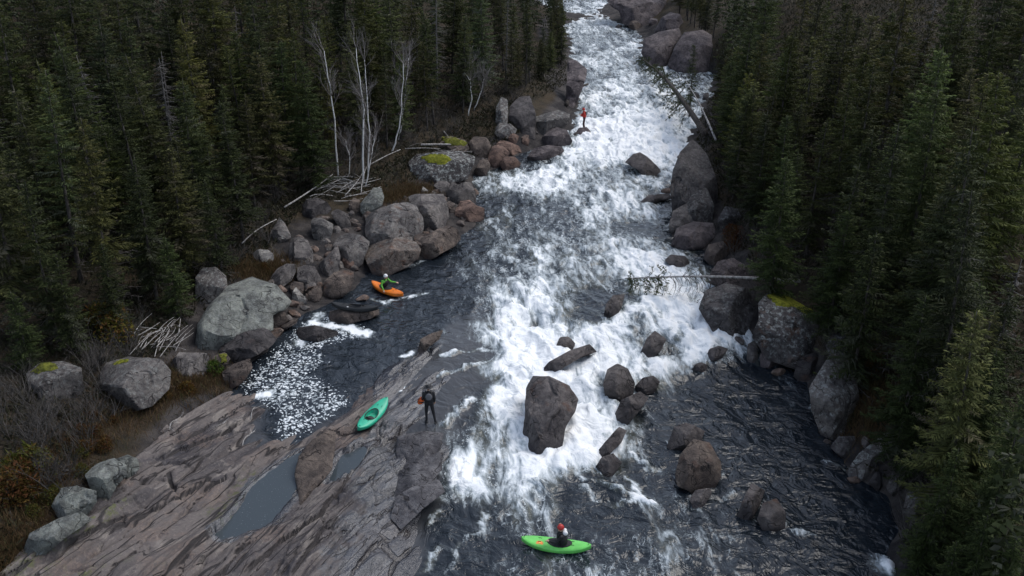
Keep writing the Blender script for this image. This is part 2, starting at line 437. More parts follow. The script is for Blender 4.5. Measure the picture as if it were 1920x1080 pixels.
M['moss'] = mat_moss('yellow_moss', (.075, .085, .012), (.22, .225, .03))
M['moss2'] = mat_moss('olive_moss', (.05, .055, .012), (.16, .165, .03))
# ---------------------------------------------------------------- water level and land height, through points read off the photograph
WPT = [  # picture x, y, water level; 1 where the bed lies deep below
 (520,780,1.0,1),(560,700,1.0,1),(600,640,1.0,1),(720,590,1.0,1),(800,510,1.0,1),(690,660,1.0,1),(470,735,1.0,0),
 (860,520,1.0,1),(900,470,1.02,1),(960,500,.98,1),(1000,450,1.1,1),(1150,430,1.15,1),(1240,470,1.12,1),(1000,570,.85,1),(1100,560,.95,1),
 (960,640,.66,1),(1020,650,.68,1),(970,720,.48,1),(940,800,.30,1),(890,870,.14,1),(950,940,.0,1),(860,940,.03,0),(1000,880,.1,1),
 (850,640,.92,0),(850,700,.78,0),(840,770,.60,0),(800,850,.34,0),(790,940,.06,0),(770,1040,-.02,0),
 (1200,560,.95,1),(1330,600,.85,1),(1250,620,.8,1),(1150,640,.7,1),(1340,640,.6,1),(1210,690,.35,1),(1300,670,.45,1),(1140,700,.45,0),
 (1280,712,.04,1),(1400,650,.3,0),(1410,690,.02,1),(1470,720,0,1),(1300,780,0,1),(1300,980,0,1),(1550,900,0,1),(1600,1060,0,1),(1450,1060,0,1),
 (1200,1060,0,1),(1000,1060,0,1),(900,1060,0,1),(1090,720,.5,1),(1100,780,.3,1),(1090,850,.12,1),(1060,885,.02,1),(1200,840,.02,1),(1180,780,.1,1),(1100,940,0,1),
 (930,400,1.16,1),(1100,390,1.2,1),(1230,390,1.22,1),(960,340,1.25,1),(1100,330,1.42,1),(1230,330,1.4,1),(1080,285,1.65,1),(1230,260,1.8,1),
 (1130,210,2.2,1),(1250,190,2.35,1),(1300,160,2.4,1),(1110,140,2.5,1),(1180,110,2.65,1),(1090,50,2.95,1),(1140,50,2.95,1),(1070,0,3.2,1),(1120,0,3.2,1)]
wp = np.array([at(a, b, c)[:2] for a, b, c, d in WPT]); wv_ = [p[2] for p in WPT]
W = Field(np.vstack([wp, [[10, 230], [18, 300], [8, 15], [-5, 15], [25, 20]]]), wv_ + [3.8, 4.3, 0, 0, 0])

def at_w(px, py):
    z = 1.0
    for _ in range(12):
        p = at(px, py, z); z = float(W(p[0], p[1]))
    return np.array([p[0], p[1], z])

LSHORE = [(452,722),(500,660),(555,602),(610,572),(660,548),(692,508),(790,488),(858,455),(906,405),(893,360),(890,332),(935,312),(1000,282),(1058,265),(1082,212),(1078,150),(1070,110),(1062,60),(1040,20),(1030,-12)]
RSHORE = [(1700,1110),(1685,1000),(1665,930),(1600,890),(1562,812),(1518,742),(1500,695),(1440,672),(1410,640),(1385,626),(1340,612),(1312,575),(1332,530),(1345,482),(1300,464),(1256,440),(1254,350),(1266,300),(1290,260),(1312,215),(1335,180),(1345,140),(1275,128),(1205,112),(1200,70),(1150,45),(1140,5),(1136,-12)]
lsh = np.array([at_w(*p) for p in LSHORE]); rsh = np.array([at_w(*p) for p in RSHORE])
ZPT = [  # slab and banks: picture x, y, height
 (100,1000,1.95),(10,1070,2.1),(200,1065,1.75),(300,950,1.5),(180,850,2.1),(300,800,1.6),(400,760,1.3),(455,745,1.06),(490,775,1.0),(516,836,1.07),
 (400,880,1.32),(400,980,1.22),(330,1065,1.42),(480,930,1.16),(560,900,1.16),(640,880,1.14),(600,800,1.22),(660,740,1.18),(738,690,1.1),(788,650,1.05),
 (850,605,.84),(900,565,.66),(690,800,1.06),(735,745,.98),(800,800,.62),(812,740,.70),(850,690,.68),(757,850,.72),(735,900,.72),(733,945,.5),(640,980,1.02),(520,1040,1.15),
 (700,1040,.68),(600,1075,.98),(745,990,.34),(795,955,.05),(765,1075,.12),(830,890,.10),(850,1040,-.35),(880,800,.2),(905,700,.38),(925,640,.4),(900,960,-.5),(865,860,.10),
 (560,835,1.2),(620,850,1.2),(680,900,1.05),
 # left bank
 (480,560,1.6),(400,600,1.7),(330,650,1.9),(200,740,2.2),(80,800,2.5),(470,480,2.2),(420,520,2.3),(560,420,2.2),(600,500,1.7),(640,480,1.7),(720,440,1.9),(800,400,1.9),(700,350,2.4),(850,330,1.9),(830,290,2.6),(930,280,2.0),(960,230,3.4),(1020,170,3.8),(1040,90,4.2),(1010,10,5.0),(250,560,3.0),(60,660,3.4),(640,330,3.0),(760,270,3.4),
 # right bank
 (1760,1000,1.7),(1730,850,1.7),(1640,760,1.4),(1580,660,1.7),(1500,580,2.2),(1420,470,2.2),(1360,420,1.9),(1330,340,2.6),(1360,270,3.2),(1400,160,4.6),(1290,60,4.4),(1230,10,4.6)]
zp = np.array([at(a, b, c)[:2] for a, b, c in ZPT]); zv = [p[2] for p in ZPT]
bed = [(p[0], p[1], z - .9) for p, z, d in zip(wp, wv_, [q[3] for q in WPT]) if d]
far = [(-24,42,4.2),(-45,50,8.5),(-30,62,7.5),(-30,82,11),(-60,100,18),(-14,100,7.5),(-14,130,10),(-35,130,16),(-30,180,18),(-45,25,5.5),(-28,15,3.2),(-80,60,15),(-60,10,6),(-12,10,.8),
       (20,28,3.6),(30,35,7),(45,45,11),(24,60,6.5),(38,75,12),(24,100,8.5),(45,110,16),(30,140,13),(40,190,18),(70,80,18),(60,20,10),(26,10,3),(18,14,1.2),(100,150,25),(-110,150,28),(0,330,9),(120,330,24),(-120,330,26),(0,-20,0),(100,-20,14),(-100,-20,10)]
cp = [(a, b) for a, b in zp] + [(p[0], p[1]) for p in lsh] + [(p[0], p[1]) for p in rsh] + [(b[0], b[1]) for b in bed] + [(f[0], f[1]) for f in far]
cv = zv + [p[2] + .02 for p in lsh] + [p[2] + .02 for p in rsh] + [b[2] for b in bed] + [f[2] for f in far]
Z = Field(cp, cv)

def hit(px, py):
    """first meeting of a sight line with land or water"""
    d = ray(px, py); t = np.linspace(20, 240, 900); p = CAM + d * t[:, None]
    g = p[:, 2] - np.maximum(Z(p[:, 0], p[:, 1]), W(p[:, 0], p[:, 1]))
    i = int(np.argmax(g < 0)) if (g < 0).any() else len(t) - 1
    i = max(i, 1); a = g[i - 1] / (g[i - 1] - g[i] + 1e-9)
    return CAM + d * (t[i - 1] + a * (t[i] - t[i - 1]))

SLABPX = [(-30,1110,2.1),(10,1060,2.1),(60,1020,2),(180,930,1.9),(270,850,1.8),(330,790,1.5),(420,735,1.15),(470,726,1.0),(500,765,1.0),(514,815,1.0),(520,838,1.05),(575,790,1.1),(700,702,1.05),(790,640,1.0),(860,590,.9),(930,545,.75),(955,620,.5),(945,700,.4),(905,800,.2),(875,900,0),(835,1000,-.2),(810,1110,-.2)]
slab_poly = np.array([at(*p)[:2] for p in SLABPX])
POOL1 = [(392,1008),(425,985),(445,955),(478,905),(510,880),(562,846),(572,852),(556,880),(560,910),(552,925),(520,965),(500,990),(470,993),(430,1012)]
POOL2 = [(612,905),(626,882),(638,852),(655,850),(672,838),(686,836),(690,848),(672,874),(650,893),(630,904)]
def chaikin(p, n=2):
    p = np.asarray(p, float)
    for _ in range(n): q = np.roll(p, -1, 0); p = np.stack([p * .75 + q * .25, p * .25 + q * .75], 1).reshape(-1, 2)
    return p
PZ = 1.13
pool1 = chaikin([at(a, b, PZ)[:2] for a, b in POOL1]); PZ2 = 1.02
pool2 = chaikin([at(a, b, PZ2)[:2] for a, b in POOL2])
SDIR = np.array([math.sin(FOL), math.cos(FOL)]); TDIR = np.array([math.cos(FOL), -math.sin(FOL)])

LEDGES = [([(440,1090),(520,1015),(600,968),(625,930),(655,890),(690,840)],.16),([(535,1090),(577,1025),(612,985),(650,950)],.14),([(355,938),(412,905),(447,886)],.13),([(290,882),(340,850),(390,825),(470,780)],.15),
 ([(415,1062),(470,1020),(502,1008)],.12),([(700,1085),(740,1020),(785,965),(832,915)],-.16),([(640,1085),(690,1010),(735,965)],.13),([(350,1075),(420,1020),(455,1000)],.10),([(180,1040),(260,985),(330,945),(420,890)],.12),([(240,940),(330,880),(400,845)],.10),
 ([(540,860),(610,812),(680,760),(740,712)],-.12),([(100,1075),(200,1010),(280,960)],.10),([(690,835),(720,815),(745,800),(760,770)],.10),([(770,830),(830,790),(880,745)],-.08),([(800,700),(850,660),(900,625)],-.08),([(555,1085),(640,1020),(700,980)],-.09)]
LEDGES = [(np.array([at(a, b, 1.2)[:2] for a, b in pl]), am) for pl, am in LEDGES]
def ledge_steps(x, y):
    """the long joints seen on the slab: one side stands proud, a dark groove between"""
    jx_ = x + .10 * fbm2(x * 1.3, y * 1.3, 3, 97); jy_ = y + .10 * fbm2(x * 1.3, y * 1.3, 3, 98); h = np.zeros(x.shape); g = np.zeros(x.shape)
    for pl, am in LEDGES:
        best = np.full(x.shape, 1e9); side = np.zeros(x.shape)
        for (x0, y0), (x1, y1) in zip(pl[:-1], pl[1:]):
            ex, ey = x1 - x0, y1 - y0; L = ex * ex + ey * ey; t = ((jx_ - x0) * ex + (jy_ - y0) * ey) / L; tc = np.clip(t, 0, 1)
            d = np.hypot(jx_ - x0 - tc * ex, jy_ - y0 - tc * ey); cr = (ex * (jy_ - y0) - ey * (jx_ - x0)) / math.sqrt(L); k = d < best
            best = np.where(k, d, best); side = np.where(k, cr, side)
        ends = sstep(.0, .9, np.minimum(np.hypot(jx_ - pl[0][0], jy_ - pl[0][1]), np.hypot(jx_ - pl[-1][0], jy_ - pl[-1][1])))
        on = (best < 1.6) * ends
        h += am * 1.3 * on * sstep(-.03, .05, side) * sstep(1.5, .15, best); h -= .10 * on * np.exp(-(best / .05) ** 2); g = np.maximum(g, on * np.exp(-(best / .055) ** 2))
    return h, g
def plates(s, q):
    """cells of broken bedding: distance to the joint and a value for each plate"""
    a, b = s * .15, q * .80; ia, ib = np.floor(a), np.floor(b); f1 = np.full(a.shape, 9.0); f2 = f1.copy(); idv = np.zeros(a.shape); o = np.zeros_like(ia)
    for da in (-1, 0, 1):
        for db in (-1, 0, 1):
            ca, cb = ia + da, ib + db
            d = np.hypot(ca + _hash(ca, cb, o, 91) - a, cb + _hash(ca, cb, o, 92) - b); v = _hash(ca, cb, o, 93)
            n1_ = d < f1; f2 = np.where(n1_, f1, np.minimum(f2, d)); idv = np.where(n1_, v, idv); f1 = np.where(n1_, d, f1)
    return f2 - f1, idv
def slab_height(x, y, more=False):
    base = Z(x, y)
    s = x * SDIR[0] + y * SDIR[1]; t = x * TDIR[0] + y * TDIR[1]
    wq = t + .45 * fbm2(s * .05, t * .16, 2, 11) + .05 * fbm2(s * .35, t * .9, 3, 12)
    def cuesta(u):
        f = u - np.floor(u)
        return np.where(f < .86, f / .86, (1 - f) / .14) - .5
    a1 = sstep(-.2, .3, fbm2(s * .06, t * .35, 2, 13)); a2 = sstep(-.1, .3, fbm2(s * .10 + 9, t * .6, 2, 14))
    h = .38 * a1 * cuesta(wq / 1.9 + .15 * noise2(s * .05, t * .1, 5)) + .15 * a2 * cuesta(wq / .66 + .2 * noise2(s * .08, t * .3, 6))
    pl = fbm2(s * .16, wq * .62, 3, 15) * 3.6        # broken plates: steps where bedding peels off
    h += .10 * (np.floor(pl) + sstep(.88, 1.0, pl - np.floor(pl)))
    n = fbm2(s * .07 + 3, wq * .75, 2, 16); h -= .20 * np.exp(-(n / .012) ** 2)
    n = noise2(s * .40 + .5 * noise2(t * .6, s * .6, 3), t * .16, 18); h -= .14 * np.exp(-(n / .016) ** 2) * sstep(0, .3, noise2(s * .25, t * .3, 19))
    joint, pv = plates(s + .5 * fbm2(s * .5, t * .7, 2, 94), wq + .25 * fbm2(s * .8, t * .8, 3, 95))
    shown = sstep(-.22, .08, fbm2(s * .22 + 5, t * .4, 2, 96)); h += .15 * (pv - .5) - .12 * shown * np.exp(-(joint / .04) ** 2)
    lh, lg = ledge_steps(x, y); h += lh
    h += .035 * fbm2(s * .8, t * 2.0, 4, 17) + .012 * fbm2(x * 7, y * 7, 3, 21)
    calm = .35 + .65 * sstep(.3, .9, base)               # water-worn, smooth where the river runs over it
    z = base + h * calm
    # steep broken edge facing the river, above the wet shelf
    for pp, pz, dep in ((pool1, PZ, .22), (pool2, PZ2, .16)):
        sd = poly_sd(x, y, pp) + .10 * fbm2(x * 1.6, y * 1.6, 3, 23)
        rim = pz + .05 + .06 * fbm2(x * 1.3, y * 1.3, 2, 24)
        k = sstep(.9, .1, sd)
        z = z * (1 - k) + np.maximum(z, rim) * k
        z = np.where(sd < .06, np.minimum(z, pz - dep * sstep(.05, -.25, sd) + .02), z)
    sd = poly_sd(x, y, slab_poly) + (.25 + .9 * sstep(-5.5, -3, x)) * (fbm2(x * .9, y * .9, 3, 25) + .25 * sstep(-5.5, -3, x))
    z = z - 1.5 * sstep(-.1, 1.3, sd)
    return (z, pv, np.maximum(lg, shown * np.exp(-(joint / .035) ** 2))) if more else z

# rock slab, fine sheet laid along its bedding
sp_ = slab_poly - slab_poly.mean(0); ss = slab_poly @ SDIR; tt = slab_poly @ TDIR
su = np.arange(ss.min() - 1.5, ss.max() + 1.5, .075); tu = np.arange(tt.min() - 1.5, tt.max() + 1.5, .06)
S_, T_ = np.meshgrid(su, tu, indexing='ij')
gx = S_ * SDIR[0] + T_ * TDIR[0]; gy = S_ * SDIR[1] + T_ * TDIR[1]
def grid_faces(n, m, keep=None):
    i, j = np.meshgrid(np.arange(n - 1), np.arange(m - 1), indexing='ij'); a = i * m + j
    f = np.stack([a, a + m, a + m + 1, a + 1], -1).reshape(-1, 4)
    return f if keep is None else f[keep.ravel()[f].any(1)]
def compact(V, F, attrs):
    u = np.unique(F); r = np.full(len(V), -1); r[u] = np.arange(len(u))
    return V[u], r[F], {k: a[u] for k, a in attrs.items()}
near = poly_sd(gx, gy, slab_poly) < 1.1
gz = np.where(near, 0, -2.0); plv = np.zeros(gx.shape); jnt = np.zeros(gx.shape); gz[near], plv[near], jnt[near] = slab_height(gx[near], gy[near], True)
wl = W(gx[near], gy[near]); wet = np.zeros(gx.shape); pxx, pyy, _ = project(np.stack([gx, gy, gz], -1))
wet[near] = sstep(.38, .08, gz[near] - np.where(pxx[near] < 700, wl - .3, wl))
wet = np.maximum(wet, 1.0 * sstep(-70, 45, pxx - 770 + (pyy - 640) * .30 + 60 * fbm2(gx * .8, gy * .8, 3, 4)) * sstep(600, 690, pyy))
wet = np.maximum(wet, .9 * sstep(.45, .1, np.minimum(poly_sd(gx, gy, pool1), poly_sd(gx, gy, pool2)) + .3 * fbm2(gx * 1.5, gy * 1.5, 3, 44)))
mossa = sstep(1.8, 2.1, gz + .3 * fbm2(gx * .6, gy * .6, 3, 31)) * .8 + .7 * np.exp(-(poly_sd(gx, gy, at(np.array([400, 440, 470, 420]), np.array([960, 925, 890, 975]), 1.2)[:, :2]) / .35).clip(0) ** 2)
V = np.stack([gx, gy, gz], -1).reshape(-1, 3); Fq = grid_faces(*gx.shape, keep=near)
Fq = Fq[:, ::-1]
V, Fq, at_ = compact(V, Fq, dict(plate=plv.ravel(), crack=jnt.ravel(), wet=wet.ravel(), moss=np.clip(mossa, 0, 1).ravel()))
tag(link('bedrock_slab', make_mesh('bedrock_slab', V, Fq, M['slab'], True, at_)), 'broad purple grey bedrock slab sloping down to the river', kind='structure')
for nm, pp, pz, lb in (('rock_pool', pool1, PZ, 'long still rainwater pool lying in the bedrock slab'), ('rock_pool', pool2, PZ2, 'short still pool between slab and teal kayak')):
    c = pp.mean(0); q = c + (pp - c) * 1.12
    tag(link(nm, make_mesh(nm, np.column_stack([q, np.full(len(q), pz)]), np.arange(len(q))[None][:, ::-1], M['pool'])), lb, kind='structure')

# ground sheet out to the far hills
def rows(a, segs):
    out = [a]
    for end, st in segs:
        while out[-1] < end: out.append(out[-1] + st)
    return np.array(out)
xs = np.concatenate([-rows(-0.0, [(32, .45), (70, 1.5), (400, 20)])[::-1][:-1], rows(0, [(32, .45), (70, 1.5), (400, 20)])])
ys = rows(-40, [(8, 6), (90, .45), (190, 1.0), (700, 25)])
X_, Y_ = np.meshgrid(xs, ys, indexing='ij')
z0 = Z(X_, Y_); wz = W(X_, Y_); over = z0 - wz
sds = poly_sd(X_, Y_, slab_poly)
gz = z0 + sstep(-.1, 1.0, over) * (.28 * fbm2(X_ * .5, Y_ * .5, 4, 41) + .10 * fbm2(X_ * 1.7, Y_ * 1.7, 3, 42)) - .6 * sstep(.6, -.6, sds)
hill = sstep(150, 600, np.hypot(X_, Y_)); gz = gz + hill * 30
rockm = sstep(1.6, .5, over) ; 
def near_px(pl, r):
    pts = np.array([hit(*p)[:2] for p in pl])
    return np.exp(-(line_d(X_, Y_, pts) / r) ** 2)
red = near_px([(220,760),(290,730),(350,715),(400,710)], 1.3) + .9 * near_px([(20,1060),(60,960),(120,840),(230,770)], 1.6) + near_px([(1625,700),(1645,760),(1640,800)], 1.1) + .9 * near_px([(700,375),(760,362),(800,355)], .9) + .7 * near_px([(515,495),(470,515)], .7) + .8* near_px([(1370,445),(1385,465)], .8)
rockm = rockm * (1 - np.clip(red, 0, 1))
tag(link('ground', make_mesh('ground', np.stack([X_, Y_, gz], -1).reshape(-1, 3), grid_faces(*X_.shape), M['ground'], True, dict(rock=rockm.ravel(), red=np.clip(red, 0, 1).ravel()))), 'dark forest floor and rocky banks', kind='structure')
GZ = gz; GXS, GYS = xs, ys
def ground_z(x, y):
    x = np.asarray(x, float); y = np.asarray(y, float)
    i = np.clip(np.searchsorted(GXS, x) - 1, 0, len(GXS) - 2); j = np.clip(np.searchsorted(GYS, y) - 1, 0, len(GYS) - 2)
    u = (x - GXS[i]) / (GXS[i + 1] - GXS[i]); v = (y - GYS[j]) / (GYS[j + 1] - GYS[j])
    return (GZ[i, j] * (1 - u) + GZ[i + 1, j] * u) * (1 - v) + (GZ[i, j + 1] * (1 - u) + GZ[i + 1, j + 1] * u) * v

# ---------------------------------------------------------------- the river
FOAM = [(1060,10,.5),(1100,20,.55),(1130,10,.6),(1090,60,.6),(1150,60,.5),(1080,100,.45),(1130,110,.62),(1180,120,.58),(1100,150,.5),(1130,180,.78),(1180,170,.75),(1220,170,.7),(1260,160,.6),(1310,160,.5),(1110,210,.62),(1150,230,1),(1200,230,1),(1250,220,.9),(1090,250,.8),(1130,270,1.1),(1180,270,1),(1240,270,.95),(1290,190,.55),(1060,285,.75),(1110,290,1),(1040,268,.2),
 (1000,300,.32),(940,322,.28),(930,348,.62),(900,380,.22),(960,372,.2),(1020,328,.85),(1035,348,.9),(1070,318,.7),(1000,362,.75),(1050,345,.75),(1100,330,.55),(1150,340,.58),(1180,318,.5),(1210,340,.62),(1240,310,.85),(1250,340,.6),(1100,370,.6),(1150,380,.8),(1190,380,.75),(1230,372,.3),(1250,392,.25),(1220,402,.6),(1180,395,.78),
 (950,400,.3),(1000,400,.28),(1060,390,.28),(1100,402,.6),(1130,412,.7),(1060,420,.4),(950,440,.38),(900,440,.3),(1000,450,.42),(1080,450,.44),(1160,422,.36),(1200,430,.14),(1240,430,.1),(1150,455,.75),(1180,470,.88),(1220,490,.92),(1260,500,.85),(1130,450,.5),(1230,455,.35),(1290,470,.35),(1300,500,.4),(1325,490,.05),
 (880,500,.18),(935,480,.45),(930,510,.48),(900,470,.2),(1000,480,.52),(960,500,.5),(1050,470,.45),(1040,500,.45),(1000,520,.55),(1060,520,.42),(1090,500,.36),(1130,510,.42),(1180,520,.6),(1170,540,.55),(1020,545,.8),(980,550,.8),(940,560,.6),(1060,550,.5),(1100,560,.14),(1120,580,.1),(1110,598,.15),(1160,560,.2),
 (960,600,1),(1000,590,1),(1040,600,.8),(1080,618,.72),(1130,617,.95),(1180,590,.95),(1230,560,1),(1280,570,1),(1300,600,1),(1340,630,1),(1370,645,.95),(1260,610,.92),(1230,650,.6),(1200,630,.6),(1270,660,.75),(1300,662,.85),(1230,685,.9),(1150,660,.95),(1180,670,.95),(1110,680,.88),(1060,640,.72),(1000,640,1.1),(955,660,1.1),(980,700,1.1),(952,740,1.1),(946,690,1),(960,780,1),(970,760,1),(935,640,.75),(912,600,.38),(1090,700,.85),(1100,740,.95),(1110,780,1.1),(1090,820,1.1),(1120,820,.95),(1060,860,1.05),(1100,860,1),(1020,865,.92),(960,830,.6),(900,820,.48),(930,870,.58),(850,880,.78),(846,910,1),(890,910,.8),(858,850,.6),(980,890,.85),(1010,920,.92),(1012,955,.75),(970,950,.42),(940,960,.3),(1000,990,.35),(930,900,.5),(880,940,.3),
 (820,660,.06),(850,620,.05),(870,700,.1),(830,760,.1),(880,760,.16),(912,720,.1),(900,785,.3),(920,660,.1),(800,850,.06),(820,900,.04),(800,980,.02),(760,1040,.0),(850,1000,.1),(860,960,.06),(900,1000,.2),(880,1050,.12),(940,1040,.18),(1000,1050,.28),(1060,1065,.42),(1130,1050,.28),(1100,1000,.16),(1060,980,.08),(1050,930,.05),(1085,900,.04),(1130,920,.16),(1200,930,.2),(1170,900,.12),(1200,850,.25),(1180,820,.4),(1230,760,.02),(1250,820,.06),(1300,750,0),(1400,750,0),(1500,800,0),(1450,850,.0),(1400,880,.03),(1230,880,.12),(1260,960,.22),(1350,960,.18),(1200,1000,.25),(1250,1050,.36),(1350,1050,.16),(1480,1000,.05),(1550,950,0),(1600,1000,0),(1650,1060,0),(1450,1060,.02),(1350,695,.08),(1290,712,.08),(1440,700,0),(1390,665,.5),
 (780,500,.02),(740,540,0),(850,540,.06),(700,620,0),(750,640,0),(650,680,0),(600,740,0),(520,780,0),(640,560,0),(850,480,.08),(500,700,0)]
fp = np.array([at_w(a, b)[:2] for a, b, c in FOAM])
FOAMF = Field(np.vstack([fp, [[10, 220], [5, 12], [25, 12], [40, 60], [-30, 60]]]), [f[2] for f in FOAM] + [.6, .2, 0, 0, 0])
STREAK = [([(815,705),(860,695),(880,685),(940,677)],.14,.7),([(870,660),(900,656),(942,659)],.12,.6),([(897,640),(935,622)],.12,.65),([(828,668),(862,660)],.15,.7),([(835,797),(855,772),(882,748)],.22,.75),([(735,742),(757,718)],.14,.9),([(757,670),(775,662)],.12,.9),([(718,702),(745,684)],.1,.8),
 ([(805,982),(825,957)],.14,.6),([(800,1072),(822,1028)],.14,.6),([(858,1024),(880,1007),(905,997),(912,970)],.13,.55),([(1090,897),(1120,902),(1165,920),(1197,934)],.14,.55),([(1095,913),(1115,935),(1165,947),(1192,936)],.16,.6),([(1180,849),(1218,878),(1238,882)],.14,.7),([(1180,897),(1210,935),(1223,945)],.13,.7),([(1350,937),(1380,924)],.13,.6),([(1486,997),(1520,1004)],.17,.65),([(1546,866),(1580,876),(1592,893)],.12,.6),
 ([(700,562),(722,570),(745,560),(800,550)],.14,.75),([(735,510),(762,500),(795,490)],.14,.65),([(840,1075),(855,1050),(850,1030)],.1,.4),([(1100,1040),(1130,1060),(1150,1070)],.12,.5),([(1660,1062),(1672,1070)],.35,1.1),([(690,628),(640,612),(590,606)],.3,1.1),([(600,590),(580,625),(560,645)],.3,.8),([(470,745),(505,737)],.22,1.0),([(1200,935),(1215,945)],.1,.7),([(1110,870),(1160,890)],.1,.4)]
FLECK = [(565,605),(600,590),(640,600),(690,612),(695,630),(640,640),(600,655),(615,680),(588,700),(640,730),(658,748),(610,785),(560,815),(525,838),(508,800),(520,770),(470,748),(440,725),(475,690),(520,650)]
fleck_poly = np.array([at(a, b, 1.0)[:2] for a, b in FLECK])

# ---------------------------------------------------------------- boulders: outline, size and place read off the photograph, body modelled round it
_ICO = {}
def ico(n):
    if n not in _ICO:
        import bmesh
        bm = bmesh.new(); bmesh.ops.create_icosphere(bm, subdivisions=n, radius=1.0)
        _ICO[n] = (np.array([v.co[:] for v in bm.verts]), np.array([[v.index for v in f.verts] for f in bm.faces])); bm.free()
    return _ICO[n]

def crop(ox, oy, s, pts): return [(ox + x / s, oy + y / s) for x, y in pts]

def boulder(label, poly, col='grey', thick=1.0, seed=0, wl=True, lichen=.0, rust=.0, flat=0, base=None, name='boulder', cat='rock', ang=1.0, group=None, moss=None, sink=.2, tilt=.68, off=-.02):
    poly = np.asarray(poly, float); rnd = np.random.RandomState(seed * 7 + int(poly[0, 0]) + 3)
    y0, y1 = poly[:, 1].min(), poly[:, 1].max(); hh = y1 - y0; ww = np.ptp(poly[:, 0])
    low = poly[poly[:, 1] > y1 - .25 * hh]; bx = low[:, 0].mean()
    P0 = hit(bx, y1) if base is None else at(bx, y1, base)
    D0 = (P0 - CAM) @ FW
    ctr = np.array([(poly[:, 0].min() + poly[:, 0].max()) / 2, (y0 + y1) / 2]) * .5 + poly.mean(0) * .5
    q = poly.copy(); q[:, 1] += sink * hh * sstep(y1 - .45 * hh, y1, q[:, 1])       # the foot is buried
    q = q - ctr
    # closed outline as radius by angle
    th = np.arctan2(q[:, 1], q[:, 0]); n = len(q); dense = []
    for i in range(n):
        for k in range(14): dense.append(q[i] + (q[(i + 1) % n] - q[i]) * k / 14)
    dense = np.array(dense); dth = np.arctan2(dense[:, 1], dense[:, 0]); dr = np.hypot(dense[:, 0], dense[:, 1])
    o = np.argsort(dth); dth, dr = dth[o], dr[o]; rnd.rand()
    dth = np.concatenate([dth - 2 * np.pi, dth, dth + 2 * np.pi]); dr = np.tile(dr, 3)
    big = max(ww, hh) > 46
    v, f = ico(5 if max(ww, hh) > 70 else 4 if big else 3)
    mpp = D0 / FPX; size = math.sqrt(ww * hh) * mpp; t = thick * size * 1.05
    a = np.arctan2(v[:, 1], v[:, 0]); r = np.hypot(v[:, 0], v[:, 1])
    R = np.interp(a, dth, dr) * (1 + .05 * fbm3(np.column_stack([np.cos(a) * 2.2, np.sin(a) * 2.2, np.full(len(a), seed * 1.7)]), 3, 5) * 1.0)
    px = ctr[0] + R * r ** .92 * np.cos(a); py = ctr[1] + R * r ** .92 * np.sin(a)
    w_ = np.sign(v[:, 2]) * np.abs(v[:, 2]) ** .62          # negative faces the camera
    d = ray(px, py); dn = d / np.linalg.norm(d, axis=1)[:, None]
    def skin(qx, qy, wv): return D0 + off * t + tilt * (y1 - qy) * mpp - .42 * t * wv
    base_d = skin(px, py, np.abs(w_))
    # flat faces: planes laid against the body, tops towards the sky and fronts upright
    nf = 9 if max(ww, hh) > 46 else 7; env = np.full(len(px), -1e9); a0 = rnd.uniform(0, 6.28)
    for q_ in range(nf):
        if q_ == 0: ra, an = .08, 0.0
        else: ra, an = rnd.uniform(.45, .78), a0 + q_ * 2 * np.pi / (nf - 1) + rnd.uniform(-.3, .3)
        RR = float(np.interp((an + np.pi) % (2 * np.pi) - np.pi, dth, dr)); ax_, ay_ = ctr[0] + RR * ra * math.cos(an), ctr[1] + RR * ra * math.sin(an)
        w0 = math.sqrt(1 - ra * ra); n_ = RT * math.cos(an) * ra - UP * math.sin(an) * ra - FW * w0
        upw = -math.sin(an) * ra
        arch = np.array([math.cos(an) * ra * .5, -.12, 1.0]) if (upw > .12 or flat) else np.array([math.cos(an) * ra * .9, -1.0, .22]) if upw < -.1 else np.array([math.cos(an) * .9, -.6, .45])
        arch = arch / np.linalg.norm(arch); bl = .85 if flat else .55
        n_ = n_ / np.linalg.norm(n_) * (1 - bl) + arch * bl + rnd.normal(size=3) * .17; n_ /= np.linalg.norm(n_)
        A0 = CAM + ray(ax_, ay_) * float(skin(ax_, ay_, w0 ** .62)); den = d @ n_
        tp = np.where(den < -.08, ((A0 - CAM) @ n_) / np.minimum(den, -.08), -1e9)
        env = np.maximum(env, tp)
    env = np.clip(env, base_d - .22 * t, base_d + .40 * t)
    env = env * (.96 * ang) + base_d * (1 - .96 * ang)
    dep = np.where(w_ > 0, env + t * .85 * np.abs(w_), env)
    P = CAM + d * dep[:, None]
    nn = fbm3(P / max(size, .4) * 2.6 + seed * 3.1, 4, 21); cr = fbm3(P / max(size, .4) * 1.4 + seed, 3, 33)
    P = P + dn * (((.030 * size) * nn + .035 * size * np.exp(-(cr / .03) ** 2)) * (.35 + .65 * np.abs(w_)))[:, None]
    org = np.array([P0[0], P0[1], P0[2]]); 
    me = make_mesh(name, P - org, f[:, ::-1], M['rock'], True, sharp=24)
    o = link(name, me, loc=org)
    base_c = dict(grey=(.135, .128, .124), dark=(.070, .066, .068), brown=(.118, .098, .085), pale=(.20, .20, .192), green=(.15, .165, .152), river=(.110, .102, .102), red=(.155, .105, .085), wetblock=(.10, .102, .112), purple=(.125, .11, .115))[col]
    j = rnd.uniform(.78, 1.08); o.color = (base_c[0] * j, base_c[1] * j, base_c[2] * j, 1)
    o['lichen'] = float(lichen); o['rust'] = float(rust)
    o['waterline'] = float(W(P0[0], P0[1])) if wl else -99.0
    tag(o, label, cat, group)
    if moss is not None:
        cap_moss(o, P, f, np.asarray(moss[0], float), M[moss[1]])
    return o

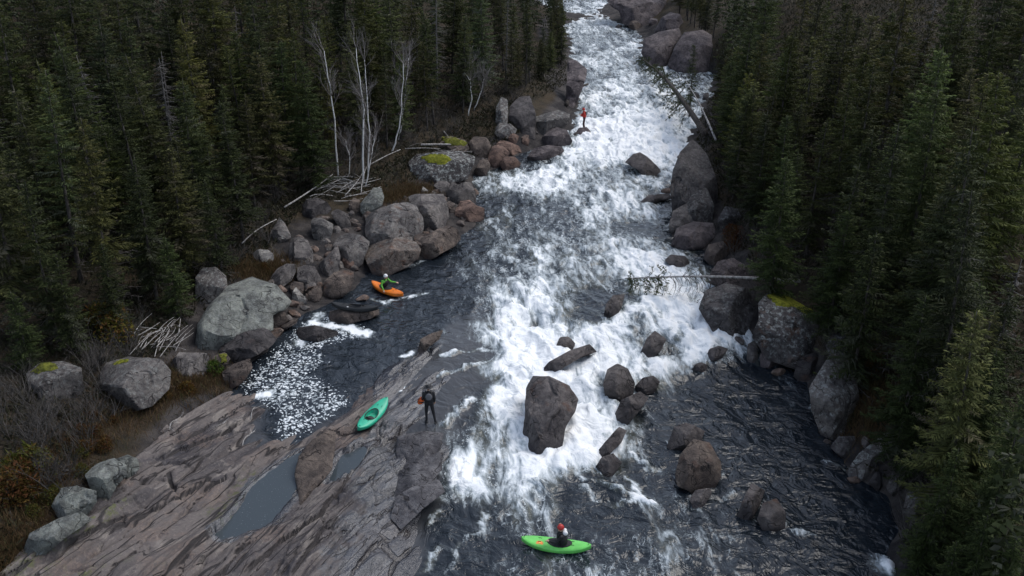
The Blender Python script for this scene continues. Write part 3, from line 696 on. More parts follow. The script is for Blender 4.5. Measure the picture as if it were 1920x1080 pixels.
def cap_moss(o, P, f, poly, mat):
    """a cushion of moss grown over part of a boulder's top"""
    px, py, _ = project(P); sd = poly_sd(px, py, poly) + 5 * fbm3(P * 1.8, 3, 77)
    keep = (sd[f] < 0).all(1); ff = f[keep]
    if len(ff) < 4: return
    u = np.unique(ff); r = np.full(len(P), -1); r[u] = np.arange(len(u)); Q = P[u].copy()
    lift = .02 + .10 * sstep(0, -9, sd[u]) * (1 + .8 * fbm3(Q * 5, 3, 78)); edge_drop = np.where(sd[u] > -1.5, -.05, 0)
    vd = Q - CAM; vd /= np.linalg.norm(vd, axis=1)[:, None]
    Q = Q - vd * (lift + edge_drop)[:, None] * .6 + np.array([0, 0, 1.0]) * (lift + edge_drop)[:, None] * .6
    m = link('moss', make_mesh('moss', Q - np.array(o.location), r[ff][:, ::-1], mat, True), o)

A = lambda pts: crop(360, 320, 3, pts)
B = lambda pts: crop(480, 0, 3, pts)
Cc = lambda pts: crop(1000, 0, 3, pts)
ROCKS = [
 # left bank heap beside the orange kayak
 ('big rounded brown boulder at the top centre of the left bank heap', A([(975,270),(1010,235),(1080,200),(1150,182),(1215,180),(1265,200),(1300,260),(1305,310),(1290,350),(1200,375),(1120,392),(1050,400),(1000,380),(970,330)]), 'grey', dict(lichen=.25, rust=.7, thick=1.1)),
 ('square topped grey block behind the big rounded brown boulder', A([(1215,145),(1260,132),(1415,130),(1440,200),(1448,260),(1420,300),(1330,350),(1290,330),(1280,255),(1250,195),(1225,180)]), 'grey', dict(rust=.2)),
 ('large brown boulder at the water above the orange kayak', A([(970,470),(1005,420),(1050,395),(1150,378),(1190,370),(1215,385),(1260,400),(1285,440),(1275,490),(1215,525),(1150,540),(1080,572),(1020,560),(985,520)]), 'brown', dict(lichen=.3, rust=.8)),
 ('long brown boulder reaching right into the river from the heap', A([(1240,365),(1290,350),(1330,355),(1400,320),(1440,308),(1500,325),(1508,380),(1480,420),(1400,450),(1330,475),(1290,490),(1275,440),(1255,400)]), 'brown', dict(rust=.7)),
 ('dark humped boulder left of the large brown one', A([(790,420),(830,365),(880,350),(950,360),(1000,400),(990,440),(960,500),(920,525),(870,530),(830,490)]), 'grey', dict(rust=.7, lichen=.2)),
 ('pale pentagonal stone beside the patch of green moss', A([(668,290),(680,262),(740,270),(795,300),(795,330),(770,385),(700,385),(672,350)]), 'pale', dict(wl=False)),
 ('small round stone touching the pale pentagonal stone', A([(787,335),(800,310),(825,310),(840,330),(830,352),(800,352)]), 'grey', dict(wl=False)),
 ('greenish slab boulder standing beside the driftwood below the birches', A([(945,185),(985,140),(1020,95),(1065,95),(1080,150),(1070,195),(1020,215),(985,250),(945,215)]), 'green', dict(wl=False, lichen=.4)),
 ('upright grey block with a notched top at the river corner', A([(1430,130),(1465,60),(1500,78),(1535,62),(1570,65),(1595,120),(1600,190),(1560,195),(1500,185),(1450,160)]), 'grey', dict(rust=.3)),
 ('low grey block just left of the notched block', A([(1360,80),(1385,58),(1430,58),(1455,75),(1440,120),(1400,130),(1370,110)]), 'grey', dict(wl=False)),
 ('reddish flat topped boulder lowest at the river corner', A([(1475,230),(1510,170),(1560,165),(1600,195),(1645,210),(1645,265),(1590,268),(1530,270),(1480,250)]), 'red', dict(rust=.4)),
 ('small round stone wedged behind the reddish flat topped boulder', A([(1425,190),(1445,170),(1470,180),(1480,215),(1460,238),(1430,225)]), 'brown', dict(wl=False)),
 ('pale oval stone alone in the brown scrub of the bank', A([(340,465),(375,440),(430,445),(460,470),(460,515),(420,532),(370,510),(345,490)]), 'pale', dict(wl=False)),
 ('grey pyramid shaped boulder under a bleached leaning pole', A([(425,360),(470,300),(490,262),(520,290),(560,360),(520,390),(450,388)]), 'grey', dict(wl=False, lichen=.3)),
 ('broad flat stone below the patch of green moss', A([(545,430),(560,380),(600,370),(650,390),(680,450),(690,520),(640,530),(570,515),(540,480)]), 'grey', dict(wl=False, thick=.6)),
 ('wedge shaped grey stone left in the row above the slack water', A([(440,600),(480,550),(530,522),(575,525),(585,570),(560,610),(500,640),(455,625)]), 'grey', dict(wl=False)),
 ('grey stone with a sloping face in the middle of the row', A([(590,545),(640,530),(690,540),(725,600),(730,640),(680,655),(620,650),(590,600)]), 'grey', dict(wl=False)),
 ('reddish brown block at the water left of the orange kayak', A([(735,690),(745,620),(800,570),(850,560),(910,565),(910,600),(890,660),(850,690),(760,705)]), 'brown', dict(rust=.8)),
 ('small squarish brown stone at the slack water edge', A([(632,680),(650,655),(725,642),(735,690),(715,720),(650,728)]), 'brown', dict(rust=.4)),
 ('small triangular pale stone at the slack water edge', A([(560,740),(565,680),(582,650),(640,715),(650,740),(600,750)]), 'pale', dict()),
 ('little stone half hidden behind the triangular pale one', A([(548,650),(570,622),(625,630),(632,670),(610,690),(560,690)]), 'brown', dict(wl=False)),
 ('very large smooth grey dome of rock above the foam flecks', [(366,648),(370,605),(392,572),(428,536),(472,518),(520,534),(548,566),(538,580),(512,590),(514,612),(470,624),(420,640),(385,650)], 'green', dict(thick=.8, lichen=.35, ang=.75, tilt=1.0)),
 ('brown block lodged against the right end of the smooth dome', A([(395,785),(470,765),(520,790),(540,840),(500,870),(465,895),(450,850)]), 'brown', dict(rust=.5)),
 ('dark ridge backed boulder at the foam below the smooth dome', A([(150,985),(200,950),(300,905),(400,882),(440,895),(475,950),(440,990),(370,1020),(300,1040),(220,1060),(160,1040)]), 'dark', dict(rust=.3)),
 ('tall weathered rock behind the left shoulder of the smooth dome', A([(20,600),(60,545),(130,540),(190,590),(200,650),(180,720),(100,760),(40,760),(15,700)]), 'grey', dict(wl=False, lichen=.5)),
 ('long dark stone lying in the white foam of the slack water', A([(588,905),(600,880),(690,868),(760,885),(825,905),(815,940),(700,948),(600,938)]), 'dark', dict(rust=.3, base=1.0)),
 ('flat brown rock carrying the black kayak', A([(765,850),(770,790),(850,775),(950,770),(1050,778),(1052,808),(1000,830),(880,850),(800,860)]), 'brown', dict(base=1.0, thick=.5)),
 ('tilted grey wedge leaning on the dark humped boulder', A([(715,520),(760,480),(820,410),(835,480),(825,550),(770,590),(740,570),(715,550)]), 'grey', dict(rust=.4)),
 ('pinkish stone squeezed under the dark humped boulder', A([(845,500),(860,468),(890,475),(915,520),(890,545),(850,545)]), 'red', dict()),
 ('low brown ledge at the foam edge right of the dome', A([(455,905),(500,875),(560,840),(598,835),(590,858),(540,885),(480,915)]), 'brown', dict(base=1.0, thick=.6)),
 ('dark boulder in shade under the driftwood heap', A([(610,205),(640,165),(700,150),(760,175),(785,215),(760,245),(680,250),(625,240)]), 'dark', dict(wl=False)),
 ('brown stone between the greenish slab and the heap', A([(880,185),(910,150),(945,165),(945,215),(910,228),(885,215)]), 'brown', dict(wl=False)),
 ('long grey stone under the edge of the driftwood', A([(775,235),(820,215),(880,245),(900,310),(870,330),(820,300)]), 'grey', dict(wl=False)),
 ('small angular stone at the head of the heap in rusty soil', A([(1285,120),(1300,88),(1330,112),(1325,132),(1295,136)]), 'pale', dict(wl=False)),
 # above the heap
 ('broad mossy boulder with a flat lichen crusted top', B([(860,910),(900,872),(1000,855),(1150,850),(1230,880),(1225,930),(1190,985),(1050,1015),(930,1000),(870,960)]), 'dark', dict(wl=False, lichen=1.0, thick=.9, moss=(B([(905,880),(1000,862),(1090,870),(1120,905),(1060,928),(960,920)]), 'moss'))),
 ('rust red block above the river beside the mossy boulder', B([(1305,880),(1330,820),(1380,812),(1430,860),(1410,890),(1350,935),(1310,920)]), 'red', dict(rust=.7)),
 ('reddish cube shaped stone at the water under the rust red block', B([(1370,920),(1400,880),(1460,882),(1492,920),(1460,955),(1390,950)]), 'red', dict(rust=.3)),
 ('small tilted block in the scree under the cliff', B([(1415,775),(1440,745),(1480,765),(1465,800),(1430,802)]), 'red', dict(wl=False)),
 ('little square stone in the scree under the cliff', B([(1495,790),(1510,768),(1540,785),(1530,815),(1505,815)]), 'red', dict(wl=False)),
 ('low broken stone at the top of the scree', B([(1350,810),(1380,785),(1430,800),(1480,820),(1500,850),(1440,862),(1395,845)]), 'red', dict(wl=False)),
 ('grey rounded boulder with a dark shadowed foot near the red jacket', B([(1605,780),(1640,730),(1690,715),(1750,730),(1782,790),(1745,828),(1690,815),(1640,812)]), 'purple', dict()),
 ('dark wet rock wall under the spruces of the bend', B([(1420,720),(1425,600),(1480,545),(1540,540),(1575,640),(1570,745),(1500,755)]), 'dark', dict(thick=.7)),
 ('grey ledge rock running out from the dark wet wall', B([(1565,745),(1560,660),(1620,640),(1700,620),(1765,640),(1760,690),(1700,722),(1620,748)]), 'grey', dict(lichen=.5)),
 ('smooth mauve ledge sloping into the river at the bend', B([(1740,600),(1745,500),(1755,340),(1800,338),(1862,390),(1860,420),(1840,490),(1780,585)]), 'purple', dict(thick=.7)),
 ('mossy brown bank boulder behind the driftwood poles', B([(980,800),(1010,765),(1100,765),(1180,790),(1200,830),(1150,850),(1030,840)]), 'brown', dict(wl=False, moss=(B([(1030,770),(1120,768),(1190,800),(1180,830),(1060,815)]), 'moss2'))),
 ('brown lump of bank rock above the rust red block', B([(1195,800),(1230,765),(1300,775),(1325,820),(1300,870),(1240,880),(1205,850)]), 'brown', dict(wl=False)),
 ('narrow brown stone at the water right of the mossy boulder', B([(1225,960),(1260,900),(1300,890),(1320,930),(1290,985),(1245,1000)]), 'brown', dict()),
 ('pale ledge sloping under the grey rounded boulder', B([(1520,880),(1560,835),(1640,815),(1720,825),(1735,850),(1680,885),(1600,905),(1540,905)]), 'purple', dict(thick=.5)),
 ('grey crag in the bushes above the dark wet wall', B([(1345,700),(1350,600),(1380,545),(1415,560),(1420,640),(1410,720)]), 'grey', dict(wl=False, lichen=.6)),
 ('pale split boulder under the crag', B([(1330,735),(1370,690),(1430,695),(1470,730),(1440,765),(1370,765)]), 'grey', dict(wl=False, lichen=.6)),
 ('tiny black rock in the foam beside the red jacket', B([(1782,752),(1800,742),(1815,752),(1805,765),(1786,762)]), 'dark', dict()),
 # upstream right
 ('dark boulder cut off by the top edge of the picture', Cc([(412,-30),(415,10),(440,40),(480,62),(500,108),(560,128),(620,132),(665,95),(745,60),(750,-30)]), 'purple', dict()),
 ('smooth purple boulder at the water upstream of the fallen trees', Cc([(605,290),(625,220),(700,180),(820,158),(835,200),(785,270),(755,335),(720,372),(640,342)]), 'purple', dict(ang=.7)),
 ('big domed purple boulder beside the smooth upstream one', Cc([(755,345),(790,270),(850,180),(950,168),(1010,200),(1035,260),(1035,330),(1000,395),(900,405),(800,392)]), 'purple', dict(ang=.7)),
 ('grey ledge above the two purple boulders', Cc([(680,165),(720,100),(770,68),(830,80),(850,140),(820,165),(740,182)]), 'purple', dict(wl=False)),
 ('tan stone at the water below the top edge boulder', Cc([(535,150),(545,120),(575,112),(605,135),(600,160),(560,165)]), 'brown', dict()),
 ('rounded stone between the tan stone and the purple boulder', Cc([(640,125),(660,102),(700,105),(700,132),(670,142)]), 'purple', dict()),
 ('small dark wedge in the current below the top edge boulder', Cc([(460,150),(478,135),(500,145),(495,160),(465,160)]), 'dark', dict()),
 ('dark angular boulder alone in the white rapid midstream', Cc([(515,912),(560,866),(600,856),(640,880),(700,935),(735,968),(690,972),(632,985),(580,945)]), 'river', dict(thick=.9)),
 ('tall dark cliff rock at the right bank of the rapid', [(1256,352),(1262,318),(1275,285),(1298,262),(1325,285),(1345,340),(1345,380),(1325,402),(1285,410),(1262,385)], 'dark', dict(lichen=.12, thick=.9)),
 ('little black rock in the side channel by the fallen tree', Cc([(895,552),(912,512),(935,535),(932,556)]), 'dark', dict()),
 ('black rock beside the little one in the side channel', Cc([(950,560),(958,525),(985,518),(990,540),(970,566)]), 'dark', dict()),
 # right bank, middle
 ('layered grey rock under the tall dark cliff rock', [(1254,420),(1262,395),(1290,380),(1318,385),(1312,405),(1285,425),(1262,435)], 'grey', dict(thick=.7)),
 ('pointed dark rock in the gap below the cliff rock', [(1280,395),(1300,360),(1325,352),(1340,385),(1335,412),(1305,420)], 'dark', dict(lichen=.3)),
 ('smooth brownish boulder at the water beside rusty bushes', [(1258,455),(1268,428),(1300,415),(1338,418),(1345,440),(1322,458),(1285,464)], 'purple', dict(ang=.7)),
 ('low dark rock in the rapid upstream of the fallen log', [(1247,487),(1258,477),(1285,480),(1294,492),(1285,500),(1260,500)], 'river', dict()),
 ('flat rock shelf in the water under the cliff rock', [(1198,378),(1215,366),(1255,362),(1260,372),(1230,378),(1205,382)], 'river', dict(thick=.6)),
 ('big dark boulder where the fallen log crosses the bank', [(1310,580),(1322,545),(1362,530),(1398,540),(1422,575),(1422,600),(1405,622),(1370,626),(1338,612)], 'dark', dict(lichen=.35, ang=.8)),
 ('huge boulder with bright yellow moss on its top', [(1420,568),(1440,548),(1480,556),(1530,580),(1552,620),(1545,672),(1500,672),(1440,655),(1408,630),(1422,600)], 'dark', dict(lichen=.9, rust=.8, moss=([(1432,556),(1448,544),(1478,545),(1512,562),(1535,590),(1520,598),(1490,578),(1455,576)], 'moss'))),
 ('upright pale slab of stone at the head of the dark pool', [(1399,680),(1402,645),(1419,636),(1422,672),(1416,684)], 'grey', dict(thick=.8)),
 ('flat topped block beside the upright pale slab', [(1424,668),(1430,652),(1462,648),(1485,660),(1472,687),(1445,684),(1426,682)], 'purple', dict()),
 ('big pale grey boulder beside the dark pool', [(1517,728),(1540,690),(1555,665),(1578,660),(1600,690),(1611,740),(1609,790),(1590,818),(1568,814),(1540,795),(1520,762)], 'grey', dict(lichen=.7, rust=.2)),
 ('long tilted rock with a white top at the dark pool', [(1586,873),(1610,850),(1660,812),(1690,800),(1690,840),(1650,872),(1620,890),(1595,886)], 'grey', dict(lichen=.8)),
 ('rounded rock under the spruces below the long tilted rock', [(1660,912),(1680,870),(1705,866),(1710,915),(1680,925)], 'dark', dict(lichen=.3)),
 ('pale rock at the foot of the spruces by the lower right bank', [(1692,960),(1700,925),(1730,910),(1745,950),(1720,985)], 'grey', dict(wl=False, lichen=.5)),
 ('lichen spotted rock at the lower right corner bank', [(1780,1075),(1775,1050),(1795,1040),(1812,1055),(1805,1085)], 'grey', dict(wl=False, lichen=1.0)),
 # rocks in the lower river
 ('dark humped rock topping the pair at the middle of the pool', [(1250,832),(1265,800),(1285,793),(1300,797),(1322,808),(1312,832),(1285,842),(1262,842)], 'river', dict()),
 ('largest angular brown rock in the middle of the dark pool', [(1266,885),(1275,852),(1300,822),(1330,830),(1352,865),(1353,890),(1325,919),(1295,908),(1270,900)], 'brown', dict(rust=.4)),
 ('low flat slab trailing below the largest angular brown rock', [(1293,935),(1305,918),(1332,915),(1335,925),(1313,953),(1300,952)], 'river', dict(thick=.6)),
 ('slanting rectangular rock in the lower pool', [(1380,962),(1398,925),(1410,906),(1434,920),(1425,947),(1400,976)], 'river', dict(rust=.3)),
 ('rounded reddish rock beside the slanting rectangular rock', [(1419,972),(1430,942),(1456,934),(1473,958),(1472,985),(1450,994),(1430,987)], 'river', dict(rust=.7)),
 ('small cap of rock at the edge of the white drop', [(1297,692),(1304,682),(1315,679),(1328,685),(1322,697)], 'river', dict()),
 ('low brown rock in the drop near the mossy boulder', [(1322,668),(1330,654),(1348,648),(1366,654),(1352,670),(1330,674)], 'river', dict()),
 ('upright rounded rock standing in the foam right of centre', [(1131,722),(1138,692),(1158,681),(1178,692),(1190,718),(1186,742),(1150,750),(1135,738)], 'river', dict()),
 ('low rock touching the upright rounded one', [(1190,724),(1205,708),(1225,704),(1238,716),(1226,732),(1196,735)], 'river', dict()),
 ('long flat dark slab lying across the white water', [(1001,698),(1030,678),(1070,656),(1105,645),(1119,660),(1085,673),(1055,687),(1035,702),(1010,704)], 'river', dict(thick=.7)),
 ('tall central boulder with a rusty streak splitting the rapid', [(975,832),(984,785),(986,728),(1000,706),(1030,704),(1068,722),(1085,748),(1078,772),(1062,795),(1050,830),(1030,850),(1000,850)], 'river', dict(rust=.6, thick=.8)),
 ('split rock below the upright rounded one', [(1146,782),(1165,750),(1200,734),(1217,745),(1202,767),(1172,792)], 'river', dict()),
 ('small brown rock at the foot of the white chute', [(1114,877),(1128,857),(1150,850),(1167,868),(1148,887),(1125,888)], 'river', dict()),
 ('thin rock ridge along the right side of the chute', [(1106,854),(1135,828),(1160,800),(1176,806),(1165,830),(1135,852),(1115,862)], 'river', dict(thick=.6)),
 ('half drowned hump of rock behind the long flat slab', [(1042,648),(1050,632),(1066,630),(1080,645),(1070,656),(1050,656)], 'river', dict()),
 ('half drowned rock poking from the foam below the fallen log', [(1196,664),(1212,635),(1228,620),(1250,636),(1238,656),(1215,668)], 'river', dict(thick=.7)),
 ('wet rock nose parting the current left of the fallen log', [(1128,600),(1136,570),(1150,553),(1172,552),(1165,578),(1145,598)], 'river', dict(thick=.7)),
 ('flat purple rock shelf behind the fallen log', [(1328,518),(1345,490),(1375,484),(1402,500),(1396,526),(1352,534)], 'purple', dict(thick=.6)),
 ('dark knob of rock under the right bank spruces near russet bushes', [(1345,412),(1360,386),(1385,392),(1392,412),(1375,428),(1352,428)], 'dark', dict(wl=False, lichen=.4)),
 ('dark block between the yellow mossed boulder and the pale grey one', [(1488,700),(1498,668),(1530,660),(1548,680),(1532,708),(1502,712)], 'dark', dict(rust=.4)),
 ('low broken rock at the foot of the pale grey boulder', [(1556,838),(1572,818),(1604,818),(1606,842),(1580,854)], 'dark', dict(lichen=.3)),
 ('small dark rock between long tilted rock and spruces', [(1628,905),(1640,886),(1664,884),(1668,906),(1645,916)], 'dark', dict()),
 ('angular brown rock at the waterline before the russet bushes', [(1318,482),(1328,458),(1356,452),(1370,468),(1358,486),(1334,492)], 'brown', dict()),
 ('mossy dark rock leaning on the yellow mossed boulder', [(1548,650),(1556,620),(1585,615),(1600,640),(1588,668),(1560,672)], 'dark', dict(wl=False, lichen=.6, rust=.5)),
 # lower left
 ('big blocky grey boulder below the fan of driftwood', [(187,702),(200,680),(240,668),(300,672),(322,695),(318,728),(285,748),(230,760),(195,745)], 'grey', dict(wl=False, lichen=.3, moss=([(205,682),(225,672),(245,672),(240,680),(215,686)], 'moss'))),
 ('flat grey rock between the blocky boulder and the dark one', [(316,684),(335,660),(390,662),(396,690),(372,708),(330,706)], 'grey', dict(wl=False, thick=.7)),
 ('reddish brown stone at the upper end of the slab', [(416,698),(438,682),(470,671),(474,690),(456,712),(425,724)], 'brown', dict(rust=.5)),
 ('mossy stone beside the reddish brown one', [(390,690),(398,668),(422,660),(432,672),(420,690),(402,698)], 'brown', dict(wl=False, moss=([(408,664),(428,660),(432,678),(415,684)], 'moss2'))),
 ('moss capped boulder in the scrub at the left edge', [(48,700),(75,680),(120,677),(152,690),(158,725),(140,745),(90,742),(55,728)], 'grey', dict(wl=False, lichen=.4, moss=([(50,700),(75,680),(105,680),(115,692),(70,705)], 'moss2'))),
 ('grey stone with two lobes uppermost at the slab edge', [(158,890),(180,870),(215,858),(238,872),(238,892),(220,908),(200,934),(175,920)], 'green', dict(wl=False, lichen=.3)),
 ('small grey stone behind the two lobed stone', [(212,862),(240,852),(258,860),(262,878),(240,892),(222,880)], 'green', dict(wl=False, lichen=.3)),
 ('pale chunky stone in the middle of the slab edge row', [(96,948),(115,915),(145,911),(180,920),(183,940),(160,962),(115,974)], 'green', dict(wl=False, lichen=.5)),
 ('long grey stone lowest at the slab edge', [(38,1035),(55,1000),(110,972),(150,960),(174,974),(120,1010),(60,1046)], 'green', dict(wl=False, lichen=.3, thick=.7)),
 ('brown plate of rock standing between the two still pools', [(552,885),(560,855),(585,825),(615,805),(630,810),(628,850),(622,880),(585,905),(562,925),(558,905)], 'brown', dict(wl=False, thick=.3, tilt=1.2, ang=.5, off=-.1, flat=.6)),
 ('smooth wet block of the slab edge, uppermost of three', [(741,850),(744,818),(790,808),(832,812),(826,842),(800,866),(772,884),(748,868)], 'wetblock', dict(thick=.5, tilt=.95, flat=.35)),
 ('smooth wet block of the slab edge, middle of three', [(738,922),(748,884),(776,866),(826,846),(830,880),(800,908),(766,934)], 'wetblock', dict(thick=.5, tilt=.95, flat=.35)),
 ('smooth wet block of the slab edge, lowest of three', [(732,962),(740,932),(770,914),(822,898),(834,922),(792,952),(752,978)], 'wetblock', dict(thick=.5, tilt=.95, flat=.35)),
 ('low brown rock on the crest between slack water and rapid', [(780,660),(788,636),(808,625),(832,618),(824,636),(802,650),(790,662)], 'brown', dict(thick=.6)),
]
for i, (lb, pl, co, kw) in enumerate(ROCKS):
    boulder(lb, pl, co, seed=i + 1, **kw)

# loose stones between the big boulders
_R = random.Random(5)
STONEPX = [(500,505),(530,545),(655,500),(640,420),(590,470),(700,395),(720,410),(860,345),(905,300),(920,290),(950,300),(965,262),(985,258),(1005,250),(890,290),(830,340),(560,450),(610,455),(575,560),(540,600),(470,610),(350,700),(430,660),(325,730),(680,560),(1345,470),(1290,425),(1550,830),(1600,900),(1625,830),(1380,640),(1500,690),(1460,700),(1630,880),(1250,360),(1350,500),(440,620),(515,600),(760,375),(810,365)]
_q = random.Random(77)
HEAP = [(470,560),(540,410),(640,395),(700,385),(860,345),(900,350),(905,400),(850,450),(690,500),(650,540),(560,590),(500,640),(440,640)]
for _ in range(1200):
    a_, b_ = _q.uniform(440, 905), _q.uniform(345, 640)
    if len(STONEPX) < 130 and float(poly_sd(np.array([a_]), np.array([b_]), HEAP)[0]) < 0: STONEPX.append((a_, b_))
smesh = []
for k in range(6):
    v, f = ico(3); v = v.copy()
    for _ in range(9):
        n_ = np.array([_R.uniform(-1, 1) for _ in range(3)]); n_ /= np.linalg.norm(n_); s_ = v @ n_ - _R.uniform(.55, .8)
        v = v - np.maximum(s_, 0)[:, None] * n_
    v += .08 * fbm3(v * 2 + k, 3, k)[:, None] * v
    smesh.append(make_mesh('stone', v, f, M['rock'], True, sharp=30))
for i, (a, b) in enumerate(STONEPX):
    p = hit(a, b); o = link('stone', smesh[i % 6], loc=p); s = _R.uniform(.18, .42)
    o.scale = (s * _R.uniform(.9, 1.5), s, s * _R.uniform(.6, .9)); o.rotation_euler = (_R.uniform(-.4, .4), _R.uniform(-.4, .4), _R.uniform(0, 6.3))
    c = _R.choice([(.13, .12, .115), (.11, .09, .08), (.15, .11, .09)]); o.color = (*c, 1)
    o['lichen'] = .2; o['rust'] = .4; o['waterline'] = -99.0
    left = a < 1150
    tag(o, 'small loose stone lodged among the left bank boulders' if left else 'small loose stone lodged among the right bank boulders', 'stone', 'loose stones of the left bank' if left else 'loose stones of the right bank')
yr = [15.0]
while yr[-1] < 215: yr.append(yr[-1] + (.085 if yr[-1] < 52 else .085 + (yr[-1] - 52) * .0035))
yr = np.array(yr); NC = 300
LY = [(14,-12),(24,-11),(30,-13),(36,-14),(42,-12),(48,-11),(56,-9),(62,-7),(75,-5),(85,-1.5),(100,2),(120,2.5),(150,2),(220,2)]
RY = [(14,24),(26,20.5),(34,19),(42,17),(50,15),(60,14),(75,15),(90,20),(110,28),(120,25),(135,20),(160,18),(220,18)]
xl = np.interp(yr, *zip(*LY)); xr_ = np.interp(yr, *zip(*RY))
u = np.linspace(0, 1, NC); X_ = xl[:, None] + (xr_ - xl)[:, None] * u; Y_ = np.repeat(yr[:, None], NC, 1)
foam = FOAMF(X_, Y_)
jx = X_ + .35 * fbm2(X_ * 2.1, Y_ * 2.1, 3, 61); jy = Y_ + .35 * fbm2(X_ * 2.1, Y_ * 2.1, 3, 62)
for pl, wd, st in STREAK:
    q = [at_w(*p)[:2] for p in pl]
    foam = np.maximum(foam, st * .95 * np.exp(-(line_d(jx, jy, q) / (wd * 1.3)) ** 2))
for lb, pl, co, kw in ROCKS:                      # broken water along the foot of every rock that stands in the current
    if co == 'river' or lb.startswith(('largest angular', 'dark angular', 'big pale', 'huge', 'upright pale')):
        pl = np.array(pl); lo_ = pl[pl[:, 1] > pl[:, 1].min() + .55 * np.ptp(pl[:, 1])]; lo_ = lo_[np.argsort(lo_[:, 0])]
        if len(lo_) > 1:
            q = [at_w(*p)[:2] for p in lo_]
            foam = np.maximum(foam, (.50 if 'white' not in lb else .6) * np.exp(-(line_d(jx, jy, q) / .16) ** 2))
fleck = sstep(.35, -.5, poly_sd(jx, jy, fleck_poly))
edge = sstep(.9, .0, np.abs(poly_sd(jx, jy, fleck_poly) + .2))
fleck = fleck * np.clip(.85 + .5 * fbm2(X_ * .8, Y_ * .8, 3, 63), 0, 1.1)
lev = W(X_, Y_); amp = .02 + .36 * np.clip(foam, 0, 1) ** 1.4 * np.clip(1 - fleck, 0, 1)
amp = np.where((X_ < -3.5) & (Y_ < 53) & (Y_ > 33), np.minimum(amp, .05), amp)
wx = X_ + .7 * fbm2(X_ * .5, Y_ * .4, 3, 64); wy = Y_ + .7 * fbm2(X_ * .5, Y_ * .4, 3, 65)
wave = (1 - np.abs(fbm2(wx * .42, wy * .33, 3, 66)) * 3.2) * .9 + .8 * fbm2(wx * 1.5, wy * .7, 3, 67) + .22 * fbm2(wx * 3.6, wy * 1.8, 3, 68)
zz = lev + amp * wave + .06 * fbm2(wx * .9, wy * .8, 3, 69)
thin = sstep(.2, -.8, poly_sd(X_, Y_, slab_poly) + 1.4 * fbm2(X_ * .5, Y_ * .5, 3, 71) + .4) * sstep(.55, .3, foam)
zz = zz * (1 - thin) + (lev + .35 * (zz - lev)) * thin
foam2 = foam + np.clip(foam, 0, .8) * .26 * (wave - .5)
tag(link('river', make_mesh('river', np.stack([X_, Y_, zz], -1).reshape(-1, 3), grid_faces(*X_.shape)[:, ::-1], M['water'], True, dict(foam=np.clip(foam2, 0, 1.3).ravel(), fleck=np.clip(fleck, 0, 1.1).ravel(), thin=thin.ravel()))), 'foaming whitewater river running between rocky banks', kind='structure')
# ---------------------------------------------------------------- trees
def _sprays(P0, P1, wid, rnd, side=None):
    """narrow four cornered needle sprays from P0 to P1"""
    d = P1 - P0; n = len(d); r = rnd.normal(size=(n, 3)) * .55 + np.array([0, 0, .6])
    sd = np.cross(d, r); sd /= np.linalg.norm(sd, axis=1)[:, None] + 1e-9
    m = P0 + d * .5 + rnd.normal(size=(n, 3)) * .012
    V = np.stack([P0, m + sd * wid[:, None], P1, m - sd * wid[:, None]], 1).reshape(-1, 3)
    F = np.arange(n * 4).reshape(-1, 4)
    return V, F

